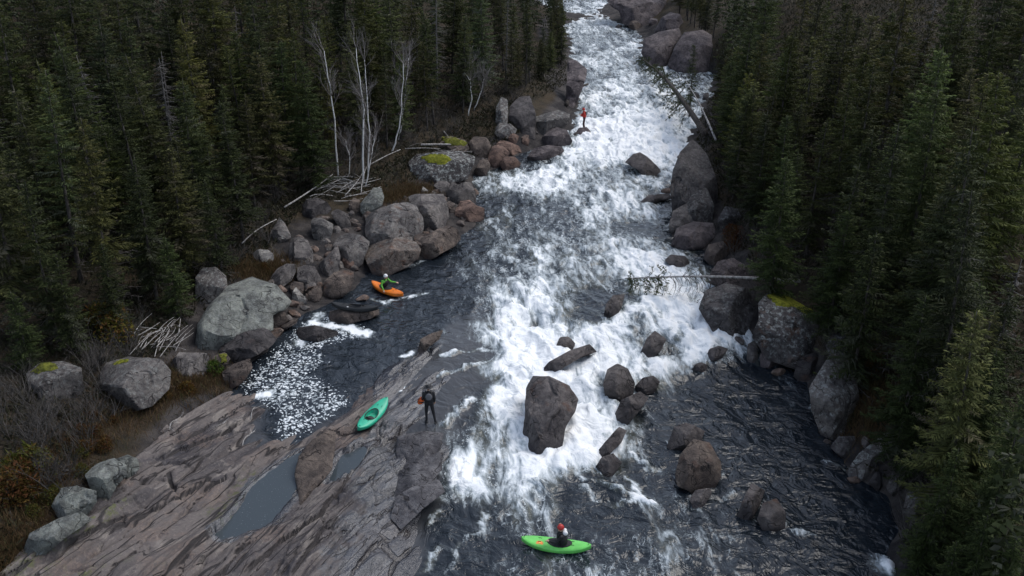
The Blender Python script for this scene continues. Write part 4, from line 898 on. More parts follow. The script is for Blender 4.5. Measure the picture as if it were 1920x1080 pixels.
def spruce_parts(seed, H, R, base, dens=1.0, ragged=.3, deadlow=.5, tip=.1, coarse=1.0):
    """crown (needle sprays), trunk and dead lower boughs of one spruce"""
    rnd = np.random.RandomState(seed); VV = []; TT = []; nb = 0
    tr = MB(); dead = MB()
    bend = rnd.normal(size=2) * .02 * H
    def axis(h):
        t = h / H; return np.array([bend[0] * t * t, bend[1] * t * t, h])
    hs = np.linspace(0, H, 9); tr.tube([axis(h) for h in hs], np.linspace(.020 * H * .55, .012, 9), 6)
    h = base * H
    P0s = []; P1s = []; ws = []; ts = []
    while h < H - .12:
        t = (h - base * H) / (H - base * H)
        Lm = R * ((1 - t) ** .78) * (.55 + .45 * min(1, t * 5 + .25)) + tip
        for k in range(rnd.randint(4, 7)):
            L = Lm * rnd.uniform(1 - ragged * 1.6, 1 + ragged * .7)
            if L < .1: continue
            az = rnd.uniform(0, 2 * np.pi); dirn = np.array([math.cos(az), math.sin(az), 0])
            droop = (.55 - .75 * t) * rnd.uniform(.7, 1.3); n = max(3, int(L / (.105 * coarse)))
            s = np.linspace(0.05, 1, n)
            z = -droop * L * (s - .45 * s * s * 1.1) + (.25 * t) * L * s
            pts = axis(h + rnd.uniform(-.08, .08)) + dirn * (L * s)[:, None] + np.array([0, 0, 1.0]) * z[:, None]
            live = 1.0 if t > .12 else (0.3 + t * 5)
            if rnd.rand() > live:
                dead.tube(pts[::2] if len(pts) > 4 else pts, np.linspace(.014, .005, len(pts[::2] if len(pts) > 4 else pts)), 3, False)
                continue
            side = np.array([-dirn[1], dirn[0], 0])
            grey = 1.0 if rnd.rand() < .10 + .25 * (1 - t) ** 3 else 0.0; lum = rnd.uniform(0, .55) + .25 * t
            for sg in (-1, 1):
                m = len(pts); tl = (.34 * L * (1.05 - s) + .09) * rnd.uniform(.7, 1.25, m)
                out = (dirn * rnd.uniform(.5, .95, m)[:, None] + side * sg * rnd.uniform(.55, .9, m)[:, None] + np.array([0, 0, 1.0]) * rnd.uniform(-.55, .12, m)[:, None])
                p1 = pts + out * tl[:, None]
                P0s.append(pts); P1s.append(p1); ws.append(np.clip(tl * .15, .018, .042) * coarse)
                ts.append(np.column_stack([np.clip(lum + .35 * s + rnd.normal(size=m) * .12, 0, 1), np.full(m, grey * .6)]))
                # hanging shoots under the spray
                hp = pts + out * (tl * .5)[:, None]; p1 = hp + np.column_stack([rnd.normal(size=(m, 2)) * .05, -rnd.uniform(.06, .22, m)])
                P0s.append(hp); P1s.append(p1); ws.append(np.full(m, .02) * coarse)
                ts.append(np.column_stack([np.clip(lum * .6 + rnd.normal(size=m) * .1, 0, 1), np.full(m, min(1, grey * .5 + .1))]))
            P0s.append(pts[-1:] - dirn * .1); P1s.append(pts[-1:] + dirn * .12 + [0, 0, .02]); ws.append(np.array([.04])); ts.append(np.array([[min(1, lum + .4), grey * .4]]))
        h += rnd.uniform(.16, .30) / dens * (1.15 - .4 * t)
    # leader
    P0s.append(axis(H - .5)[None]); P1s.append(axis(H + .15)[None]); ws.append(np.array([.05])); ts.append(np.array([[.6, 0]]))
    for _ in range(int(26 * deadlow)):
        hh = rnd.uniform(.06, base + .12) * H; az = rnd.uniform(0, 2 * np.pi); L = rnd.uniform(.4, 1.0) * R
        dn = np.array([math.cos(az), math.sin(az), 0]); s = np.linspace(0, 1, 5)
        pts = axis(hh) + dn * (L * s)[:, None] + np.array([0, 0, 1.0]) * (-.45 * L * s ** 1.5 + .25 * L * s ** 3)[:, None]
        dead.tube(pts, np.linspace(.016, .005, 5), 3, False)
        for q in range(2, 5):
            for sg in (-1, 1):
                e = pts[q] + (dn * .5 + sg * np.array([-dn[1], dn[0], 0]) * .7 + [0, 0, -.35]) * L * .28 * rnd.uniform(.5, 1.1)
                dead.tube([pts[q], (pts[q] + e) / 2 + [0, 0, .03], e], [.009, .007, .004], 3, False)
    P0s = np.vstack(P0s); P1s = np.vstack(P1s); ws = np.concatenate(ws); ts = np.vstack(ts)
    V, F = _sprays(P0s, P1s, ws, rnd)
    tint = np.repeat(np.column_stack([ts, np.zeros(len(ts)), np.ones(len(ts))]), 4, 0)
    return (V, F, tint), tr, dead

def put_tree(variant, x, y, z, label, cat='tree', group=None, scale=1.0, color=(1, 1, 1), name='spruce_tree', rz=None, lean=(0, 0), rnd=random):
    root = link(name, None, loc=(x, y, z - .15)); root.empty_display_size = .3
    root.rotation_euler = (lean[0], lean[1], rnd.uniform(0, 6.28) if rz is None else rz)
    root.scale = (scale * variant.get('fat', 1.15), scale * variant.get('fat', 1.15), scale)
    for nm in ('crown', 'trunk', 'dead_branches'):
        if variant.get(nm) is None: continue
        c = link(nm, variant[nm], root)
        c.color = (*color, 1)
        if nm == 'dead_branches': c['kind'] = 'stuff'
    return tag(root, label, cat, group)

def spruce_variant(seed, H, R, base, mat='spruce', **kw):
    (V, F, t), tr, dead = spruce_parts(seed, H, R, base, **kw)
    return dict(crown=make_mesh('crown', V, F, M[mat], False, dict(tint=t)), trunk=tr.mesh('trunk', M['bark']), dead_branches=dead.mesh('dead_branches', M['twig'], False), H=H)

SPR = [spruce_variant(1, 10.0, 1.45, .16), spruce_variant(2, 11.5, 1.6, .24, deadlow=1.0), spruce_variant(3, 9.0, 1.25, .10, ragged=.45),
       spruce_variant(4, 12.5, 1.5, .32, deadlow=1.3, ragged=.5), spruce_variant(5, 8.0, 1.5, .08), spruce_variant(6, 11.0, 1.15, .2, ragged=.55, dens=.85),
       spruce_variant(7, 10.5, 1.8, .14, ragged=.35), spruce_variant(8, 6.0, 1.2, .06)]
LIT = [spruce_variant(11, 9.5, 1.7, .08, 'spruce_lit', dens=1.15), spruce_variant(12, 7.0, 1.45, .06, 'spruce_lit', dens=1.15)]
def snag_variant(seed, H):
    (V, F, t), tr, dead = spruce_parts(seed, H, 1.3, .80, deadlow=0, ragged=.5)
    rnd = np.random.RandomState(seed)
    for _ in range(120):
        hh = rnd.uniform(.12, .97) * H; az = rnd.uniform(0, 6.28); L = rnd.uniform(.4, 1.3) * (1.05 - .75 * hh / H); dn = np.array([math.cos(az), math.sin(az), 0]); s = np.linspace(0, 1, 5)
        pts = np.array([0, 0, hh]) + dn * (L * s)[:, None] + np.array([0, 0, 1.0]) * (-.5 * L * s ** 1.4 + .35 * L * s ** 3)[:, None]
        dead.tube(pts, np.linspace(.016, .005, 5), 3, False)
        for q in (2, 3, 4):
            e = pts[q] + (dn * .5 + rnd.choice([-1, 1]) * np.array([-dn[1], dn[0], 0]) * .7 + [0, 0, -.3]) * L * .3
            dead.tube([pts[q], e], [.008, .004], 3, False)
    return dict(crown=None, trunk=tr.mesh('trunk', M['snag']), dead_branches=dead.mesh('dead_branches', M['snag'], False), H=H)
SNAG = [snag_variant(21, 9.0), snag_variant(22, 7.5)]

LFRONT = [(-60,655),(40,648),(110,632),(180,600),(250,590),(310,570),(365,540),(395,500),(425,455),(470,415),(520,385),(560,360),(600,330),(650,310),(720,295),(760,272),(800,262),(860,225),(910,195),(950,185),(1000,165),(1035,145),(1052,128),(1058,95),(1050,60),(1030,25),(1015,0)]
RFRONT = [(1780,1200),(1730,1080),(1712,1000),(1720,940),(1715,880),(1712,820),(1705,740),(1715,675),(1680,625),(1640,585),(1580,525),(1490,485),(1410,455),(1385,400),(1365,330),(1350,290),(1338,245),(1345,190),(1385,140),(1360,100),(1310,70),(1270,35),(1255,0)]
lf = np.array([hit(*p) for p in LFRONT]); rf = np.array([hit(*p) for p in RFRONT])
lpoly = np.vstack([lf[:, :2], [[4, 190], [-60, 190], [-95, 100], [-60, 36]]])
rpoly = np.vstack([rf[:, :2], [[22, 190], [70, 190], [75, 80], [50, 40], [40, 14], [22, 12]]])
rt = random.Random(11)
spots = []     # x, y, side, front row
grid = {}
def try_spot(x, y, dmin):
    gx, gy = int(x // 2), int(y // 2)
    for a in range(gx - 2, gx + 3):
        for b in range(gy - 2, gy + 3):
            for (qx, qy) in grid.get((a, b), ()):
                if (qx - x) ** 2 + (qy - y) ** 2 < dmin * dmin: return False
    grid.setdefault((gx, gy), []).append((x, y)); return True
for fr, side, inward in ((lf, 'L', -1), (rf, 'R', 1)):
    for a, b in zip(fr[:-1], fr[1:]):
        L = np.hypot(*(b - a)[:2]); k = max(1, int(L / 2.0))
        for i in range(k):
            p = a + (b - a) * ((i + rt.uniform(.1, .9)) / k)
            x = p[0] + inward * rt.uniform(.3, 1.2); y = p[1] + rt.uniform(-.4, .8)
            if try_spot(x, y, 1.2): spots.append((x, y, side, 1))
for poly, side, n in ((lpoly, 'L', 9000), (rpoly, 'R', 9000)):
    lo, hi = poly.min(0), poly.max(0)
    xy = np.array([(rt.uniform(lo[0], hi[0]), rt.uniform(lo[1], hi[1])) for _ in range(n)])
    ins = poly_sd(xy[:, 0], xy[:, 1], poly) < -.8
    for x, y in xy[ins]:
        d = math.hypot(x, y)
        if try_spot(x, y, 1.75 if d < 70 else 2.2): spots.append((x, y, side, 0))
sx = np.array([s[0] for s in spots]); sy = np.array([s[1] for s in spots]); sz = ground_z(sx, sy)
top = project(np.column_stack([sx, sy, sz + 10])); bot = project(np.column_stack([sx, sy, sz]))
seen = (top[0] > -60) & (top[0] < 1980) & (bot[1] > -10) & (top[1] < 1150) & (top[2] > 6)
near_ok = (top[0] > -420) & (top[0] < 2350) & (bot[1] > -140) & (top[2] > 4)
# which crowns the camera can see: march front to back through a coarse screen
order = np.argsort(np.hypot(sx, sy)); cov = np.zeros((60, 108)); vis = np.zeros(len(spots))
for i in order:
    if not seen[i]: continue
    hw = 1.0 * FPX / max(top[2][i], 5)
    x0, x1 = int((min(top[0][i], bot[0][i]) - hw * .6) / 17.8), int((max(top[0][i], bot[0][i]) + hw * .6) / 17.8) + 1
    y0, y1 = int(top[1][i] / 18), int(bot[1][i] / 18) + 1
    x0, x1, y0, y1 = max(x0, 0), min(x1, 108), max(y0, 0), min(y1, 60)
    if x1 > x0 and y1 > y0:
        c = cov[y0:y1, x0:x1]; vis[i] = (1 - np.minimum(c, 1)).sum() ; c += .30
rank = np.argsort(-vis); single = set(int(i) for i in rank[:255] if vis[i] > 0)
rest = []
LABEL = {('L', 1): ('dark spruce in the front row of the left bank forest', 'front row of the left bank forest'),
         ('L', 0): ('dark spruce crowded deep in the left bank forest', 'left bank forest'),
         ('R', 1): ('dark spruce in the front row of the right bank forest', 'front row of the right bank forest'),
         ('R', 0): ('dark spruce crowded deep in the right bank forest', 'right bank forest')}
nsnag = 0
for i, (x, y, side, front) in enumerate(spots):
    if i in single:
        far_ = y > 85
        v = rt.choice(SPR[:7]); s = rt.uniform(.72, 1.12)
        if front: v = rt.choice(SPR); s = rt.uniform(.55, .95)
        if far_: s *= .85
        if not front and rt.random() < .11: v = rt.choice(SNAG)
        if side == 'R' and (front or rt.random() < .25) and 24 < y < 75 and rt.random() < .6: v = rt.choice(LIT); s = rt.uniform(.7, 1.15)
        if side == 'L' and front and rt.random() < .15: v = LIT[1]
        b = rt.choice((.65, .85, 1.0, 1.2, 1.5)) * rt.uniform(.9, 1.1); col = (b * rt.uniform(.95, 1.3), b, b * rt.uniform(.65, 1.05))
        dead_ = v in SNAG
        lb, gp = LABEL[(side, front)]
        if dead_: lb, gp = ('bare grey dead spruce standing in the left bank forest', 'dead spruces of the left bank') if side == 'L' else ('bare grey dead spruce standing in the right bank forest', 'dead spruces of the right bank')
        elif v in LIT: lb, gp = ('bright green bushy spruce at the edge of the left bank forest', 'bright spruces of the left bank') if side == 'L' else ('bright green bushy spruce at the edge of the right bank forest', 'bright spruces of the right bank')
        put_tree(v, x, y, sz[i], lb, 'tree', gp, s, col, 'dead_spruce' if dead_ else 'spruce_tree', lean=(rt.uniform(-.05, .05), rt.uniform(-.05, .05)), rnd=rt)
    elif near_ok[i]:
        rest.append(i)
# trees whose tops stand out, placed by the sight line to the tip and their height
TIPS = [('R',1850,235,12,6),('R',1690,225,11,1),('R',1780,330,10,3),('R',1592,385,7.5,'A'),('R',1480,285,8.5,'A'),('R',1440,205,8,0),('R',1835,522,6.5,'B'),('R',1800,622,5.5,'B'),('R',1745,715,4.5,'B'),('R',1885,655,6.5,'A'),('R',1895,840,5.5,'B'),('R',1805,835,5,'B'),('R',1745,555,7.5,'A'),('R',1650,430,8.5,4),('R',1395,180,7,2),('R',1860,960,4.5,'B'),('R',1760,920,4,'B'),('R',1915,520,8,6),('R',1600,300,9,0),('R',1930,740,6.5,'A'),('R',1850,740,5,'B'),('R',1800,1010,3.5,'B'),('R',1905,1000,4,'B'),
        ('L',245,290,8,6),('L',570,105,9,'A'),('L',480,50,10,1),('L',120,95,11,3),('L',420,180,9,0),('L',330,140,10,6),('L',35,330,8,2),('L',190,450,5,4),('L',310,440,4.5,'B'),('L',100,470,5,4),('L',390,330,6,0),('L',20,540,4,'B')]
for (side, a, b, Hh, vi) in TIPS:
    d = ray(a, b); t_ = np.linspace(8, 140, 1200); p = CAM + d * t_[:, None]; g = p[:, 2] - ground_z(p[:, 0], p[:, 1]) - Hh
    k = int(np.argmax(g < 0)); q = p[k]; v = LIT[0] if vi == 'A' else LIT[1] if vi == 'B' else SPR[vi]
    bb = rt.uniform(.65, 1.0); lb, gp = LABEL[(side, 1)]
    if vi in ('A', 'B'): lb, gp = ('bright green bushy spruce at the edge of the left bank forest', 'bright spruces of the left bank') if side == 'L' else ('bright green bushy spruce at the edge of the right bank forest', 'bright spruces of the right bank')
    put_tree(v, q[0], q[1], q[2] - Hh, lb, 'tree', gp, Hh / v['H'], (bb, bb, bb * .9), rnd=rt)
# the rest of the wood, seen only in scraps between the crowns
(V0, F0, t0), tr0, _d = spruce_parts(31, 10, 1.5, .15, coarse=2.6, dens=.55, deadlow=0)
VV, FF, TT = [], [], []; off = 0
for i in rest[:390]:
    a = rt.uniform(0, 6.28); s = rt.uniform(.75, 1.1); ca, sa = math.cos(a) * s, math.sin(a) * s
    q = V0 @ np.array([[ca, sa, 0], [-sa, ca, 0], [0, 0, s]]) + [sx[i], sy[i], sz[i]]
    VV.append(q); FF.append(F0 + off); TT.append(t0); off += len(q)
if VV:
    fo = link('forest', make_mesh('forest', np.vstack(VV), np.vstack(FF), M['spruce'], False, dict(tint=np.vstack(TT))))
    tag(fo, 'spruce wood behind the first rows on both banks', 'forest', kind='stuff')

# front row and bright spruces are told apart by what they stand behind
MARKS = [('moss capped boulder at the left edge',100,690),('driftwood fan',290,635),('smooth grey dome',430,570),('pale oval stone',492,470),('driftwood heap',630,350),('birch clump',690,320),('flat topped mossy boulder',830,285),('dark wet rock wall',978,200),('mauve ledge at the bend',1075,140),
         ('boulder cut by the top edge',1220,10),('upstream purple boulders',1320,90),('large fallen spruce',1345,220),('tall dark cliff rock',1335,330),('russet bushes',1390,445),('level fallen log',1490,515),('yellow mossed boulder',1530,590),('pale grey pool boulder',1620,720),('long tilted rock',1700,830),('lower right corner',1790,1000)]
bunch = {}
for o in [o for o in COL.objects if o.get('group') and ('front row' in o['group'] or 'bright spruces' in o['group'])]:
    a, b, _ = project(np.array(o.location)); k = min(range(len(MARKS)), key=lambda i: (MARKS[i][1] - a) ** 2 + (MARKS[i][2] - b) ** 2)
    bunch.setdefault((k, 'bright' in o['group']), []).append((a, o))
ORD = ['leftmost', 'second from left', 'third from left', 'fourth from left', 'fifth from left', 'sixth from left', 'seventh from left', 'eighth from left', 'ninth from left', 'tenth from left', 'eleventh from left', 'twelfth from left']
for (k, br), lst in bunch.items():
    lst.sort(key=lambda q: q[0])
    for i, (a, o) in enumerate(lst):
        w_ = 'bright green bushy spruce' if br else 'dark green spruce'
        o['label'] = f"{w_} nearest the {MARKS[k][0]}" + ('' if len(lst) == 1 else ', ' + (ORD[i] if i < len(ORD) - 1 and i < len(lst) - 1 else 'rightmost' if i == len(lst) - 1 else f'number {i + 1} from left'))
# ---------------------------------------------------------------- birches, dead wood, shrubs, grass
def branchy(mb, p, d, L, r, depth, rnd, spread=.55, kids=(3, 5), up=.15, k=5):
    """recursive bare branching"""
    n = 6; pts = [np.array(p, float)]; dd = np.array(d, float)
    for i in range(n):
        dd = dd + rnd.normal(size=3) * .09 + np.array([0, 0, up * .25]); dd /= np.linalg.norm(dd)
        pts.append(pts[-1] + dd * L / n)
    mb.tube(pts, np.linspace(r, r * .35, n + 1), k, False)
    if depth <= 0: return
    for j in range(rnd.randint(*kids)):
        q = rnd.randint(2, n + 1); a = rnd.normal(size=3); a -= a @ dd * dd; a /= np.linalg.norm(a) + 1e-9
        nd = dd + a * spread * rnd.uniform(.7, 1.4); nd /= np.linalg.norm(nd)
        branchy(mb, pts[q], nd, L * rnd.uniform(.4, .62), r * .45, depth - 1, rnd, spread, kids, up, 3)

def birch(label, px_path, seed, rad=.055, z=None):
    """white stem following the picked points, each at the same distance as its foot"""
    foot = hit(*px_path[0]); D = (foot - CAM) @ FW; rnd = np.random.RandomState(seed)
    Y = foot[1]; pts = []
    for (a, b) in px_path:
        d = ray(a, b); pts.append(CAM + d * (Y / d[1]))
    pts = np.array(pts); pts[:, 1] += np.linspace(0, rnd.uniform(-.4, .4), len(pts)); pts[0, 2] -= .2
    tt = np.linspace(0, len(pts) - 1, 12); q = np.column_stack([np.interp(tt, np.arange(len(pts)), pts[:, i]) for i in range(3)])
    q[1:-1] += rnd.normal(size=(10, 3)) * .03
    root = link('birch_tree', None, loc=q[0]); q = q - q[0]
    m = MB(); m.tube(q, np.linspace(rad * 1.15, .016, 12), 7); m.build('trunk', M['birch'], root)
    m = MB()
    for _ in range(15):
        i = rnd.randint(5, 12); a = rnd.uniform(0, 6.28)
        branchy(m, q[min(i, 11)], (math.cos(a) * .6, math.sin(a) * .6, .9), rnd.uniform(.8, 1.7), .022, 2, rnd, .5, (4, 7), .2, 4)
    for _ in range(4):
        i = rnd.randint(3, 7); a = rnd.uniform(0, 6.28); branchy(m, q[i], (math.cos(a), math.sin(a), .35), rnd.uniform(.5, .9), .012, 1, rnd, .6, (2, 4), .1, 3)
    b = m.build('twigs', M['birch_twig'], root, False); b['kind'] = 'stuff'
    return tag(root, label, 'tree', 'bare birches on the left bank')
birch('slim bare birch standing furthest left of the birch group', [(634,330),(630,250),(622,190),(615,140),(608,95)], 1, .06)
birch('tallest white birch with a straight stem in the birch clump', [(680,345),(682,270),(683,215),(677,160),(668,90)], 2, .07)
birch('birch stem standing close right of the tallest birch', [(690,330),(692,255),(690,190),(685,150),(683,112)], 3, .05)
birch('short crooked birch stem at the foot of the clump', [(684,348),(694,305),(700,262)], 4, .04)
birch('birch with a bent foot right of the clump', [(732,288),(744,260),(752,210),(755,160),(757,118)], 5, .06)
birch('second stem leaning beside the bent footed birch', [(746,262),(756,205),(761,150),(766,110)], 6, .045)
birch('thin young birch between the slim birch and the clump', [(650,335),(657,295),(650,262)], 7, .03)
birch('grey forked tree on the bank above the river bend', [(878,215),(884,180),(882,150),(870,138)], 8, .05)
birch('grey leaning tree beside the forked one', [(890,205),(902,172),(908,145)], 9, .045)

def pole(name, label, a, b, r, mat, za=.1, zb=.1, group=None, cat='log', bend=.05, seed=0, twigs=0):
    """a log or stick lying on land between two picked points"""
    rnd = np.random.RandomState(seed + int(a[0])); A_ = hit(*a); B_ = hit(*b); A_ = A_ + [0, 0, za]; B_ = B_ + [0, 0, zb]
    s = np.linspace(0, 1, 7); q = A_ + (B_ - A_) * s[:, None]; off = rnd.normal(size=3) * bend * np.linalg.norm(B_ - A_); q += np.sin(s * np.pi)[:, None] * off * .5
    root_l = q[0].copy(); q = q - root_l; m = MB(); m.tube(q, np.linspace(r, r * .55, 7), 7 if r > .05 else 5)
    o = link(name, m.mesh(name, M[mat], True), loc=root_l)
    if twigs:
        t = MB()
        for _ in range(twigs):
            i = rnd.randint(1, 7); a_ = rnd.normal(size=3); a_[2] = abs(a_[2]) * .4; a_ /= np.linalg.norm(a_)
            branchy(t, q[i], a_, rnd.uniform(.3, .8), .012, 1, rnd, .5, (1, 3), 0, 3)
        x = t.build('twigs', M[mat], o, False); x['kind'] = 'stuff'
    return tag(o, label, cat, group)
pole('driftwood_pole', 'long bleached pole slanting down from the driftwood below the birches', (535,402), (625,345), .06, 'deadwood', .5, .7)
pole('driftwood_pole', 'bleached pole leaning over the grey pyramid boulder', (455,465), (520,425), .05, 'deadwood', .3, .5)
pole('driftwood_pole', 'long grey pole running to the mossy boulder from the birches', (690,318), (752,292), .05, 'deadwood', .3, .5)
pole('driftwood_log', 'thick bleached log across the top of the mossy boulder', (790,283), (875,283), .085, 'deadwood', .5, .5)
pole('driftwood_pole', 'white pole lying under the thick bleached log', (760,287), (826,287), .045, 'deadwood', .35, .35)
pole('driftwood_log', 'dark waterlogged log with a root end at the bend', (1062,200), (1102,164), .2, 'darkwood', .2, .35, twigs=5)
pole('driftwood_pole', 'broken pole leaning on the bank above the mossy boulder', (832,255), (850,275), .05, 'deadwood', .4, .3)
pole('driftwood_pole', 'thin bleached pole behind the right bank log', (1340,515), (1375,500), .05, 'deadwood', .2, .3)
pole('driftwood_pole', 'thin dark pole crossing behind the upright pale slab', (1422,648), (1475,652), .04, 'deadwood', .3, .4)
for i, (a, b, lb) in enumerate([((470,790),(480,765),'short forked twig at the foam end of the slab'),((455,838),(478,810),'curved bare branch lying beside the slack water'),((318,808),(332,790),'short white stick stranded on the upper slab'),((205,875),(255,890),'crooked stick on the grass above the slab stones'),((405,800),(425,792),'dark twig lying on the upper slab'),((115,885),(155,890),'grey stick in the scrub beside the slab stones')]):
    pole('stick', lb, a, b, .022, 'deadwood', .06, .06, None, 'stick', .22, i, 3)
rp_ = random.Random(3)
for k in range(34):   # heap below the birches
    cx, cy = rp_.uniform(600, 690), rp_.uniform(340, 382); an = rp_.gauss(.35, .45); L = rp_.uniform(14, 40)
    pole('driftwood_stick', 'bleached stick in the driftwood heap below the birches', (cx - L * math.cos(an), cy + L * math.sin(an) * .6), (cx + L * math.cos(an), cy - L * math.sin(an) * .6), rp_.uniform(.015, .04), 'deadwood', rp_.uniform(.05, .5), rp_.uniform(.05, .5), 'driftwood heap below the birches', 'driftwood', .1, k)
for k in range(36):   # fan above the blocky boulder
    cx, cy = rp_.uniform(255, 350), rp_.uniform(615, 660); an = rp_.gauss(.75, .35); L = rp_.uniform(12, 34)
    pole('driftwood_stick', 'bleached stick in the driftwood fan beside the smooth dome', (cx - L * math.cos(an), cy + L * math.sin(an) * .8), (cx + L * math.cos(an), cy - L * math.sin(an) * .8), rp_.uniform(.014, .03), 'deadwood', rp_.uniform(.05, .35), rp_.uniform(.05, .5), 'driftwood fan beside the smooth dome', 'driftwood', .08, 60 + k)
for k in range(12):
    cx, cy = rp_.uniform(770, 870), rp_.uniform(278, 296); an = rp_.gauss(.1, .3); L = rp_.uniform(12, 26)
    pole('driftwood_stick', 'bleached stick strewn over the mossy boulder', (cx - L * math.cos(an), cy + L * math.sin(an)), (cx + L * math.cos(an), cy - L * math.sin(an)), rp_.uniform(.015, .03), 'deadwood', rp_.uniform(.1, .4), rp_.uniform(.1, .4), 'sticks on the mossy boulder', 'driftwood', .1, 120 + k)

# fallen spruces
def fallen(label, P, Q, r, seed, leaf_from, down, nb, L0, twig_to=0.0, dens=1.0, up_share=.15, wild=.22, leaf='spruce_lit', wood='twig'):
    rnd = np.random.RandomState(seed); P = np.array(P); Q = np.array(Q); d = (Q - P); L = np.linalg.norm(d); d /= L
    root = link('fallen_spruce', None, loc=P); s = np.linspace(0, 1, 12); q = d * (L * s)[:, None] + np.array([0, 0, 1.0]) * (np.sin(s * np.pi) * .02 * L)[:, None]
    m = MB(); m.tube(q, np.linspace(r, r * .25, 12), 8); m.build('trunk', M['deadwood' if r < .13 else 'darkwood'], root)
    tw = MB(); P0 = []; P1 = []; ws = []; ts = []
    for _ in range(nb):
        t = rnd.uniform(twig_to, .99); p = d * L * t + np.array([0, 0, .02 * L * math.sin(t * np.pi)])
        bl = L0 * (1.05 - .75 * max(0, t - .3)) * rnd.uniform(.6, 1.1)
        dirn = np.array(down) * (1 if rnd.rand() > up_share else -.5) + rnd.normal(size=3) * wild; dirn /= np.linalg.norm(dirn)
        u = np.linspace(0, 1, 7); pts = p + dirn * (bl * u)[:, None] + d * (-.22 * bl * np.sin(u * np.pi))[:, None] + np.array([0, 0, -.25 * bl]) * (u ** 2)[:, None]
        tw.tube(pts, np.linspace(.017, .006, 7), 3, False)
        if t > leaf_from:
            for sg in (-1, 1):
                n = 7; o_ = d * sg * rnd.uniform(.3, .7, n)[:, None] + dirn * rnd.uniform(.4, .8, n)[:, None] + rnd.normal(size=(n, 3)) * .15
                for rep in range(int(3 * dens)):
                    jit = rnd.normal(size=(n, 3)) * .05
                    P0.append(pts + jit * .4); P1.append(pts + jit + o_ * (.30 * bl * rnd.uniform(.5, 1, n))[:, None]); ws.append(np.full(n, .03)); ts.append(np.column_stack([rnd.uniform(.2, .9, n), np.full(n, .15)]))
        else:
            for i in (3, 4, 5, 6):
                e = pts[i] + (d * rnd.choice([-1, 1]) * .5 + dirn * .6) * bl * .25
                tw.tube([pts[i], e], [.008, .004], 3, False)
    b = tw.build('branches', M[wood], root, False); b['kind'] = 'stuff'
    if P0:
        V, F = _sprays(np.vstack(P0), np.vstack(P1), np.concatenate(ws), rnd); tt_ = np.vstack(ts)
        c = link('foliage', make_mesh('foliage', V, F, M[leaf], False, dict(tint=np.repeat(np.column_stack([tt_, np.zeros(len(tt_)), np.ones(len(tt_))]), 4, 0))), root)
    return tag(root, label, 'tree')
fallen('fallen spruce reaching out level over the rapid from the right bank', at(1500, 527, 2.9), at(1172, 522, 1.75), .11, 1, .76, (.1, -.75, -.65), 120, 1.45, .12, .8, wood='darkwood')
fallen('large fallen spruce lying slantwise into the upstream rapid', at(1322, 250, 4.2), at(1200, 108, 3.2), .26, 2, .2, (-.9, -.2, -.35), 170, 1.5, .12, 1.2, .45, .6, 'spruce')
p = at(1342, 262, 4.4); fallen('thin grey snag leaning out under the large fallen spruce', p, at(1285, 150, 6.0), .09, 3, 1.1, (.3, -.3, -.6), 30, .8, .3)

# single small trees seen on their own
for (a, b, v, s, lb) in [(1292,222,SPR[5],.62,'small thin spruce standing alone before the side channel'),(1052,122,SPR[2],.72,'pointed spruce alone at the water on the inside of the bend'),(1390,330,SPR[4],.8,'short spruce on top of the tall dark cliff rock'),(545,335,LIT[0],1.0,'tall bright spruce just left of the birches')]:
    q = hit(a, b); put_tree(v, q[0], q[1], q[2], lb, 'tree', None, s, (1, 1, 1), rz=1.0)

# bare shrubs
SH = []
for k in range(5):
    rnd = np.random.RandomState(40 + k); m = MB()
    for _ in range(9):
        a = rnd.uniform(0, 6.28); branchy(m, rnd.normal(size=3) * [.12, .12, .0], (math.cos(a) * .55, math.sin(a) * .55, 1), rnd.uniform(.8, 1.5), .014, 2, rnd, .55, (2, 5), .05, 3)
    SH.append(m.mesh('bare_shrub', M['twig'], False))
LEAFY = []
for k in range(3):
    rnd = np.random.RandomState(60 + k); m = MB(); P0 = []; n = 700
    r_ = rnd.uniform(.15, 1, n) ** .6; a = rnd.uniform(0, 6.28, n); zc = rnd.uniform(.05, 1, n)
    c = np.column_stack([np.cos(a) * r_ * .7 * np.sqrt(1.05 - zc ** 2), np.sin(a) * r_ * .7 * np.sqrt(1.05 - zc ** 2), zc * 1.0])
    V, F = _sprays(c, c + rnd.normal(size=(n, 3)) * .09, np.full(n, .035), rnd)
    t = np.repeat(np.column_stack([rnd.uniform(0, 1, n), (rnd.uniform(0, 1, n) < .3) * .8, np.zeros(n), np.ones(n)]), 4, 0)
    LEAFY.append(make_mesh('foliage', V, F, M['shrubleaf'], False, dict(tint=t)))
    for _ in range(8):
        a = rnd.uniform(0, 6.28); branchy(m, (0, 0, 0), (math.cos(a) * .6, math.sin(a) * .6, 1), .8, .014, 1, rnd, .5, (2, 4), .05, 3)
    LEAFY[-1] = (LEAFY[-1], m.mesh('stems', M['twig'], False))
rs = random.Random(9)
def scatter(n, box, label, group, kind='bare', smin=.6, smax=1.3):
    for _ in range(n):
        a, b = rs.uniform(box[0], box[2]), rs.uniform(box[1], box[3]); slope = box[4] if len(box) > 4 else 0
        q = hit(a, b + slope * (a - box[0]) / max(1, box[2] - box[0])); s = rs.uniform(smin, smax)
        if kind == 'bare':
            o = link('bare_shrub', rs.choice(SH), loc=q); o.scale = (s, s, s * rs.uniform(.7, 1.1)); o.rotation_euler = (0, 0, rs.uniform(0, 6.28)); tag(o, label, 'shrub', group)
        else:
            o = link('leafy_shrub', None, loc=q); o.scale = (s, s, s); o.rotation_euler = (0, 0, rs.uniform(0, 6.28)); lf_, st_ = rs.choice(LEAFY)
            c = link('foliage', lf_, o); c.color = (*kind, 1); link('stems', st_, o)['kind'] = 'stuff'; tag(o, label, 'shrub', group)
